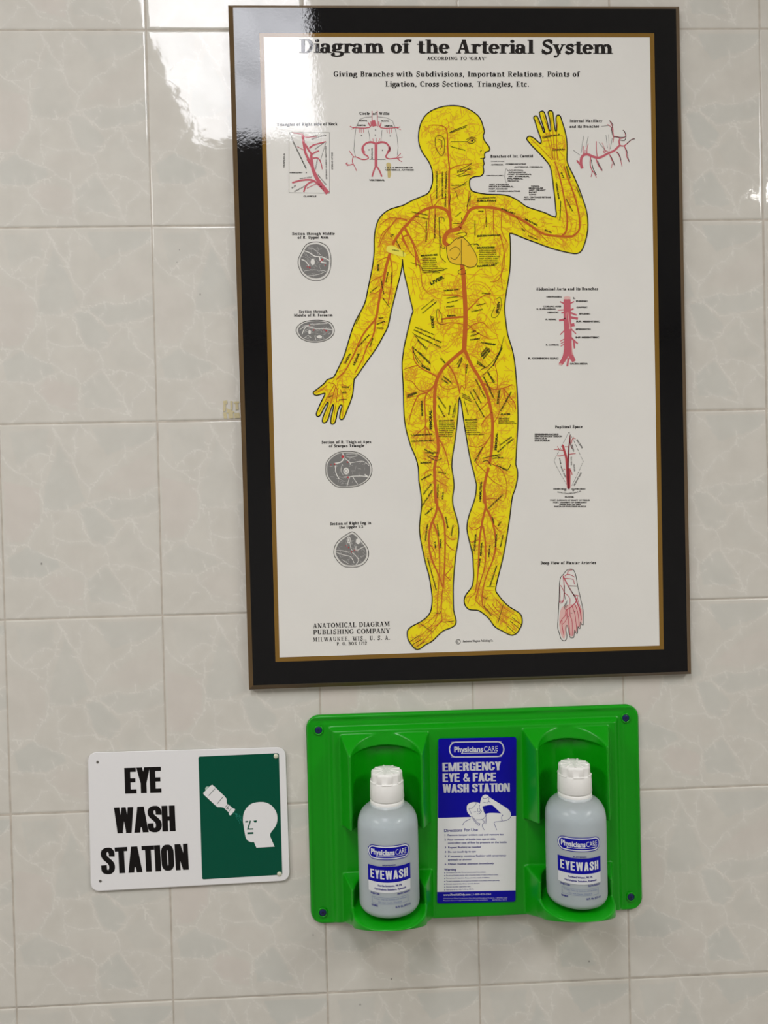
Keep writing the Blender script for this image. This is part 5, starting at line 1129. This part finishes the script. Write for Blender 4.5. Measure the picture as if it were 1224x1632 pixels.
# outline: rounded rectangle, plus the cup bulges below the plate
def sdf_round(x, z, r=17.0):
    cx, cz = (SX0 + SX1) / 2, (SZ0 + SZ1) / 2
    qx = np.abs(x - cx) - (SX1 - SX0) / 2 + r; qz = np.abs(z - cz) - (SZ1 - SZ0) / 2 + r
    return np.hypot(np.maximum(qx, 0), np.maximum(qz, 0)) + np.minimum(np.maximum(qx, qz), 0) - r
SDF = sdf_round(GX, GZ)
# slide the vertices next to the outline onto it so the rim is smooth
gy_, gx_ = np.gradient(SDF, step)
keep = SDF < step * 0.95
near = keep & (SDF > -step * 0.6)
PX = np.where(near, GX - gx_ * SDF, GX); PZ = np.where(near, GZ - gy_ * SDF, GZ)
edge_drop = np.clip(1 + SDF / 2.2, 0, 1)
HGT = np.where(SDF > -2.2, HGT - 2.6 * edge_drop ** 2, HGT)
cz0 = ROW0 - 1.021
station = thing('eyewash_station', 'bright green moulded eyewash wall station holding two bottles', 'eyewash station', (0.6, 0, cz0))
def grid_part(name, sel, mat, parent):
    idx = -np.ones(GX.shape, int)
    cell = keep[:-1, :-1] & keep[1:, :-1] & keep[:-1, 1:] & keep[1:, 1:] & sel
    jj, ii = np.nonzero(cell)
    used = np.zeros(GX.shape, bool)
    for a, b_ in ((0, 0), (1, 0), (1, 1), (0, 1)): used[jj + a, ii + b_] = True
    idx[used] = np.arange(used.sum())
    V = np.stack([PX[used] / 1000, -HGT[used] / 1000, ROW0 + PZ[used] / 1000], -1) - np.array(world_base(parent))
    F = np.stack([idx[jj, ii], idx[jj, ii + 1], idx[jj + 1, ii + 1], idx[jj + 1, ii]], -1)
    me = bpy.data.meshes.new(name)
    me.vertices.add(len(V)); me.vertices.foreach_set('co', V.ravel())
    me.loops.add(F.size); me.loops.foreach_set('vertex_index', F.ravel().astype(np.int32))
    me.polygons.add(len(F)); me.polygons.foreach_set('loop_start', np.arange(0, F.size, 4, dtype=np.int32))
    me.polygons.foreach_set('use_smooth', np.ones(len(F), bool))
    me.update(calc_edges=True)
    # skirt back to the wall along the open outline of the moulding
    return link(name, me, mat, parent)
CXm = GX[:-1, :-1] + step / 2; CZm = GZ[:-1, :-1] + step / 2
selA = np.abs(CXm - HC[0]) < 60.5; selB = np.abs(CXm - HC[1]) < 60.5
selz = (CZm < -904.5)
grid_part('back_plate', ~((selA | selB) & selz), M_GREEN, station)
grid_part('bottle_holder', selA & selz, M_GREEN, station)
grid_part('bottle_holder', selB & selz, M_GREEN, station)
# side wall of the plate back to the tiles
oc = [(SX0 + 17, SZ0 + 17, 180), (SX1 - 17, SZ0 + 17, 270), (SX1 - 17, SZ1 - 17, 0), (SX0 + 17, SZ1 - 17, 90)]
rim = []
for cx, cz, a0 in oc:
    rim += [(cx + 17 * math.cos(math.radians(a0 + 9 * i)), cz + 17 * math.sin(math.radians(a0 + 9 * i))) for i in range(11)]
n = len(rim)
V = [(x / 1000, -0.0001, ROW0 + z / 1000) for x, z in rim] + [(x / 1000, -0.0026, ROW0 + z / 1000) for x, z in rim]
mesh_obj('plate_rim', V, [[i, (i + 1) % n, n + (i + 1) % n, n + i] for i in range(n)], M_GREEN, station, smooth=True)
for x, z in ((397.4, -904.6), (396.9, -1142.3), (800.4, -902.8), (802.3, -1139.6)):
    zz = ROW0 + z / 1000
    V, F = [], []
    prof = [(6.6, 4.6), (6.2, 5.9), (5.4, 6.3), (4.7, 5.6)]
    m_ = 20
    for r_, d_ in prof:
        V += [(x / 1000 + r_ / 1000 * math.cos(2 * math.pi * j / m_), -d_ / 1000, zz + r_ / 1000 * math.sin(2 * math.pi * j / m_)) for j in range(m_)]
    for i in range(len(prof) - 1):
        F += [[i * m_ + j, i * m_ + (j + 1) % m_, (i + 1) * m_ + (j + 1) % m_, (i + 1) * m_ + j] for j in range(m_)]
    mesh_obj('screw_collar', V, F, M_GREEN, station, smooth=True)
    pl = dome('screw_plug', x / 1000, 0, zz, 0.0045, 0.0050, 0.0017, M_SCREW, station, 20, 5)
    sl = 0.0030
    ym = -0.0064
    mesh_obj('drive_socket', [(x / 1000 + .0016 * math.cos(math.pi / 3 * j), ym, zz + .0016 * math.sin(math.pi / 3 * j)) for j in range(6)], [[0, 1, 2, 3, 4, 5]], material('socket_dark', (0.003, 0.005, 0.03), rough=.6), pl)

# the instruction label
LD = 0.0151
L2 = (680, 1150, 5.2647); L4 = (690, 1170, 8.743)
lq = [(698.4, 1177.0), (823.0, 1174.6), (821.6, 1437.0), (696.6, 1439.8)]
label = Ink().poly(rounded_quad(lq, 3.5, 4)).build('instruction_label', M_LWHITE, station, LD)
blu = Ink()
top_ = rounded_quad(lq, 3.5, 4)
blu.poly(top_[0:10] + [(822.4, 1300.2), (697.8, 1303.6)])
blu.build('blue_header', M_LBLUE, label, LD + .00008)
blu = Ink()
blu.poly([(696.8, 1421.6), (821.7, 1419.2)] + top_[10:20])
blu.build('blue_footer', M_LBLUE, label, LD + .00008)
wt = Ink()
wt.line(smooth(P(L4, "320 112 890 106 930 115 965 140 985 190 985 235 965 280 930 305 890 312 320 318 285 308 255 285 235 240 232 195 250 150 285 120"), 3, True), 1.9, True)
a, b_ = P(L4, "297 250 700 243")
wt.text('Physicians', 'sans', *a, *b_, 8.6, bold=.035)
a, b_ = P(L4, "712 245 905 238")
wt.text('CARE', 'sans', *a, *b_, 8.8)
wt.line(P(L4, "395 266 890 258"), .9)
for s, t_, cap in (("134 520 955 500", 'EMERGENCY', 13.6), ("136 667 890 655", 'EYE & FACE', 13.6), ("136 817 1082 802", 'WASH STATION', 13.6)):
    a, b_ = P(L4, s)
    wt.text(t_, GOTHIC_M, *a, *b_, cap, tracking=-.03)
a, b_ = P(L2, "140 1462 368 1458"); wt.text('www.FirstAidOnly.com', 'sans', *a, *b_, 3.2, bold=.04)
a, b_ = P(L2, "378 1458 540 1455"); wt.text('| 1-800-835-2263', 'sans', *a, *b_, 3.0, bold=.01)
for s, t_ in (("140 1488 675 1482", 'United States Safety Corporation, First Aid and Emergency Products, 1-800-835-2263'), ("140 1506 515 1500", 'Physicians Care is a registered trademark of the corporation'), ("550 1502 672 1499", '90795 Rev 2013')):
    a, b_ = P(L2, s); wt.text(t_, 'sans', *a, *b_, 1.7)
wt.build('white_print', material('label_print_white', (0.66, 0.66, 0.70), rough=0.4), label, LD + .00016)
# figure rinsing an eye
fg = Ink()
fg.poly(smooth(P(L4, "470 1040 470 1000 500 965 560 945 620 950 650 965 665 990 690 1010 700 1040 712 1090 735 1110 800 1098 950 1106 965 1130 960 1170 760 1180 545 1180 530 1150 500 1120 480 1090"), 3, True))
fg.poly(P(L4, "655 960 668 900 690 860 725 842 765 850 785 880 815 895 1000 1010 1060 1050 1088 1100 1088 1150 1060 1185 1000 1205 955 1210 975 1130 950 1105 830 990 800 985 760 990 720 1000 680 1012 655 985"))
fg.build('rinsing_figure', M_LWHITE, label, LD + .00016)
fl = Ink()
for s in ("415 1270 440 1225 520 1180", "605 962 580 1000 540 1035 500 1035 520 1080 540 1120", "545 1140 570 1200 640 1275 655 1240", "560 1160 610 1225 650 1250", "600 1195 680 1190 720 1160 735 1120 710 1060 690 1020", "655 985 645 1020 660 1060 640 1090 620 1060 630 1035", "680 1070 650 1110 620 1110", "690 1250 690 1290 715 1335", "740 1110 740 1180 735 1250", "690 1200 720 1220 700 1250",
          "970 1120 955 1170 960 1210 860 1225 860 1260 890 1335", "955 1210 1030 1198 1075 1165 1090 1120 1065 1060 1000 1010 815 895", "690 880 720 900 775 880", "690 960 720 950 760 960 775 930", "785 885 775 930 800 950", "655 960 668 900 690 860", "690 1010 720 1040 735 1090", "570 1085 600 1080", "470 1040 470 1000 500 965 560 945 620 950", "480 1090 500 1120 530 1150"):
    fl.line(smooth(P(L4, s), 3), .6)
fl.poly(disc(*P(L4, "765 1050")[0], .8, 6))
fl.build('figure_lines', M_LTEXT, label, LD + .00022)
lt_ = Ink()
for s, t_, cap, bo in (("147 927 430 919", 'Directions For Use', 5.0, .015), ("152 960 645 953", '1  Remove tamper evident seal and remove tag', 3.0, .02), ("150 998 580 991", '2  Pour contents of bottle into eye or skin,', 3.0, .02), ("178 1026 672 1019", 'controlling rate of flow by pressure on the bottle', 3.0, .02), ("152 1064 455 1058", '3  Repeat flushing as needed', 3.0, .02), ("152 1101 412 1096", '4  Do not touch tip to eye', 3.0, .02), ("152 1137 667 1130", '5  If necessary, continue flushing with emergency', 3.0, .02), ("178 1167 378 1163", 'eyewash or shower', 3.0, .02), ("152 1203 565 1196", '6  Obtain medical attention immediately', 3.0, .02), ("147 1252 247 1249", 'Warning', 3.6, .03),
                       ("165 1271 495 1267", 'For external use only. Do not use as contact lens solution', 1.7, .02), ("165 1295 600 1289", 'Do not use if solution changes color or becomes cloudy, or if seal is broken or missing', 1.7, .02), ("165 1318 530 1313", 'Do not use for injection. Keep out of the reach of children.', 1.7, .02), ("165 1343 610 1337", 'To avoid contamination, do not touch tip of container to any surface. Discard open bottle', 1.7, .02), ("165 1367 445 1362", 'Do not reuse bottle. Once opened, discard.', 1.7, .02), ("165 1391 370 1386", 'Do not use after expiration date.', 1.7, .02), ("165 1415 393 1410", 'Store at 60 to 100 F (16 to 38 C)', 1.7, .02)):
    a, b_ = P(L2, s); lt_.text(t_, 'sans', *a, *b_, cap, bold=bo)
for y in (1269, 1293, 1316, 1341, 1365, 1389, 1413): lt_.poly(disc(*P(L2, f"152 {y}")[0], .9, 6))
lt_.build('blue_print', M_LTEXT, label, LD + .00016)

# ------------------------------------------------------------------ the bottles
def hdpe():
    m = bpy.data.materials.new('translucent_bottle'); m.use_nodes = True
    N, L = m.node_tree.nodes, m.node_tree.links
    b = N['Principled BSDF']
    b.inputs['Base Color'].default_value = (0.86, 0.90, 0.91, 1); b.inputs['Roughness'].default_value = 0.24
    tr = N.new('ShaderNodeBsdfTransparent'); tr.inputs[0].default_value = (0.93, 0.97, 1.0, 1)
    tl = N.new('ShaderNodeBsdfTranslucent'); tl.inputs[0].default_value = (0.86, 0.90, 0.91, 1)
    m1 = N.new('ShaderNodeMixShader'); m1.inputs[0].default_value = 0.38
    L.new(b.outputs[0], m1.inputs[1]); L.new(tl.outputs[0], m1.inputs[2])
    mx = N.new('ShaderNodeMixShader'); mx.inputs[0].default_value = 0.38
    L.new(m1.outputs[0], mx.inputs[1]); L.new(tr.outputs[0], mx.inputs[2])
    L.new(mx.outputs[0], N['Material Output'].inputs[0])
    return m
M_HDPE = hdpe()
M_LIQ = material('saline', (0.36, 0.43, 0.45), rough=0.25)
M_BPRINT = material('bottle_print_white', (0.74, 0.76, 0.77), rough=0.4, spec=0.3)
def lathe(name, prof, mat, parent, c, n=64, wob=None):
    V, F = [], []
    for k_, (r_, z_) in enumerate(prof):
        for j in range(n):
            a = 2 * math.pi * j / n
            rr_ = r_ + (wob(k_, a) if wob else 0)
            V.append((c.x + rr_ / 1000 * math.cos(a), c.y + rr_ / 1000 * math.sin(a), c.z + z_ / 1000))
    for k_ in range(len(prof) - 1):
        for j in range(n):
            F.append([k_ * n + j, k_ * n + (j + 1) % n, (k_ + 1) * n + (j + 1) % n, (k_ + 1) * n + j])
    F.append(list(range(n))[::-1]); F.append([(len(prof) - 1) * n + j for j in range(n)])
    return mesh_obj(name, V, F, mat, parent, smooth=True)
def bottle(xc, face_deg, label_text, lines_):
    c = Vector((xc / 1000, -AX / 1000, ROW0 + (FLOOR + 4.2) / 1000))
    t = thing('eyewash_bottle', label_text, 'bottle', tuple(c), 'eyewash bottles in the green station')
    prof = [(q * 0.938 if q > 24 else q, z_) for q, z_ in [(30, 0.2), (34, 0.4), (37.4, 2.2), (39.4, 5.5), (39.9, 9), (39.9, 100), (39.7, 105), (38.9, 110), (37.0, 115), (34.0, 119.6), (30.0, 123.2), (26.0, 125.2), (23.2, 126.2), (22.0, 127.2), (20.6, 131)]]
    lathe('bottle_body', prof, M_HDPE, t, c)
    liq = [(q * 0.936, z_) for q, z_ in [(28, 1.4), (33, 1.8), (36.6, 4), (38.6, 7), (38.7, 100), (38.4, 105), (37.6, 109.5), (36.2, 113.0)]]
    lathe('liquid', liq, M_LIQ, t, c)
    cap = lathe('cap', [(20.6, 126.8), (21.0, 127.6), (21.0, 132.6), (20.5, 133.4), (19.6, 133.6), (19.6, 134.6), (20.9, 134.8), (21.3, 135.6), (20.6, 155.6), (20.2, 156.4)], M_CAP, t, c)
    def lobes(k_, a):
        return (0.34 * max(-1, min(1, 2.5 * math.cos(9 * a))) if k_ in (1, 2, 3) else 0.3 * math.cos(9 * a) if k_ == 4 else 0)
    lathe('ribbed_top', [(19.4, 155.8), (19.4, 156.4), (19.2, 165.4), (18.9, 167.2), (17.6, 168.2), (12.0, 168.7), (6.0, 168.9), (0.5, 169.0)], M_CAP, cap, c, 144, lobes)
    for j in range(9):
        a = 2 * math.pi * (j + .5) / 9
        ca, sa = math.cos(a), math.sin(a)
        V = []
        for rr_, hw in ((5, .4), (17.4, .9)):
            for s_ in (-1, 1):
                for z_ in (167.4, 169.5 - (rr_ - 5) * .03):
                    V.append((c.x + (rr_ * ca - s_ * hw * sa) / 1000, c.y + (rr_ * sa + s_ * hw * ca) / 1000, c.z + z_ / 1000))
        mesh_obj('top_rib', V, [(0, 1, 3, 2), (4, 6, 7, 5), (0, 4, 5, 1), (2, 3, 7, 6), (0, 2, 6, 4), (1, 5, 7, 3)], M_CAP, cap)
    for j in range(6):       # snap bridges of the tamper ring
        a0_ = 2 * math.pi * j / 6 + .2
        V, F = [], []
        for i in range(9):
            a = a0_ + .62 * i / 8
            for rr_, z_ in ((20.2, 155.4), (21.1, 156.0), (21.0, 156.9), (19.2, 157.2)):
                V.append((c.x + rr_ / 1000 * math.cos(a), c.y + rr_ / 1000 * math.sin(a), c.z + z_ / 1000))
        for i in range(8):
            for q in range(3): F.append([i * 4 + q, (i + 1) * 4 + q, (i + 1) * 4 + q + 1, i * 4 + q + 1])
        mesh_obj('tamper_ledge', V, F, M_CAP, cap, smooth=True)
    # printed label: s runs round the bottle (mm), z up from its foot
    f0 = math.radians(face_deg) - math.pi / 2
    def wrap(k_):
        R_ = RBOT + 0.12 + 0.07 * k_
        return lambda s, z_: Vector((c.x + R_ / 1000 * math.cos(f0 + s / RBOT), c.y + R_ / 1000 * math.sin(f0 + s / RBOT), c.z + z_ / 1000))
    def strip(s0, s1, z0, z1, n=28, top=None):
        """flat shape cut in narrow pieces so that it follows the curve"""
        out = []
        for i in range(n):
            a, b_ = s0 + (s1 - s0) * i / n, s0 + (s1 - s0) * (i + 1) / n
            out.append([(a, z0), (b_, z0), (b_, z1), (a, z1)])
        return out
    def pill(s0, s1, z0, z1, n=40):
        r_ = (z1 - z0) / 2; zc = (z0 + z1) / 2; out = []
        def hh(s):
            d = min(s - s0, s1 - s)
            return r_ if d >= r_ else math.sqrt(max(0, r_ * r_ - (r_ - d) ** 2))
        xs_ = [s0 + (s1 - s0) * (0.5 - 0.5 * math.cos(math.pi * i / n)) for i in range(n + 1)]
        for a, b_ in zip(xs_[:-1], xs_[1:]):
            out.append([(a, zc - hh(a)), (b_, zc - hh(b_)), (b_, zc + hh(b_)), (a, zc + hh(a))])
        return out
    lab = Ink(); lab.polys = strip(-27.5, 27.5, 34.0, 47.5) 
    lw = lab.build('bottle_label', M_BPRINT, t, 0, wrap(1))
    b1 = Ink(); b1.polys = strip(-27.8, 27.8, 46.6, 65.6) + pill(-27.5, 27.5, 73.6, 90.8)
    b1.build('blue_ink', M_LBLUE, lw, 0, wrap(2))
    w1 = Ink(); w1.polys = pill(-26.6, 26.6, 74.5, 89.9); w1.build('logo_border', M_BPRINT, lw, 0, wrap(3))
    b2 = Ink(); b2.polys = pill(-25.2, 25.2, 75.9, 88.5); b2.build('logo_field', M_LBLUE, lw, 0, wrap(4))
    w2 = Ink()
    w2.text('Physicians', 'sans', -22.5, 79.6, 7.0, 79.6, 6.6, bold=.035, sy=1)
    w2.text('CARE', 'sans', 8.0, 79.6, 22.2, 79.6, 6.6, bold=.0, sy=1)
    w2.polys += strip(-14, 21.5, 77.7, 78.3)
    w2.text('EYEWASH', GOTHIC_M, -24.0, 50.6, 24.4, 50.6, 10.6, tracking=.05, sy=1)
    w2.build('white_lettering', M_BPRINT, lw, 0, wrap(5))
    s1 = Ink()
    for tx_, a, b_, z_, cap_ in (('BUFFERED', -8, 8, 66.6, 1.7), (lines_[0], -14.5, 15, 41.6, 2.2), (lines_[1], -19, 20.5, 37.2, 2.2), ('Single Use', -24.5, -12.5, 31.4, 2.2), ('Sterile Solution', 9, 26, 31.4, 2.2), ('10-805', -23.5, -15, 16.6, 2.3), ('16 Fl. Oz. (473 mL)', 6.5, 27.0, 15.4, 2.3)):
        s1.text(tx_, 'sans', a, z_, b_, z_, cap_, bold=.03, sy=1)
    s1.build('small_print', M_LTEXT, lw, 0, wrap(5))
    s2 = Ink()
    s2.text('To Open: Twist cap clockwise until seal breaks.', 'sans', -20.5, 25.4, 21.5, 25.4, 1.9, bold=.01, sy=1)
    s2.text('Do not reuse. Discard.', 'sans', -14, 21.8, 14.5, 21.8, 1.9, bold=.01, sy=1)
    s2.polys += strip(-22.5, 23, 28.1, 28.4) + strip(-22.5, 23, 20.4, 20.7) + [[(-22.7, 20.4), (-22.3, 20.4), (-22.3, 28.4), (-22.7, 28.4)], [(22.8, 20.4), (23.2, 20.4), (23.2, 28.4), (22.8, 28.4)]]
    s2.build('boxed_notice', material('faint_blue_print', (0.22, 0.27, 0.45), rough=.4), lw, 0, wrap(5))
    return t
bottle(HC[0] + 0.4, -1.0, 'translucent white capped eyewash bottle beside the left edge of the blue and white label', ('Sterile Isotonic, 98.3%', 'Ophthalmic Solution, Eyewash'))
bottle(HC[1] + 0.6, -9.0, 'translucent white capped eyewash bottle beside the right edge of the blue and white label', ('Purified Water, 98.3%', 'Ophthalmic Solution, Eyewash'))
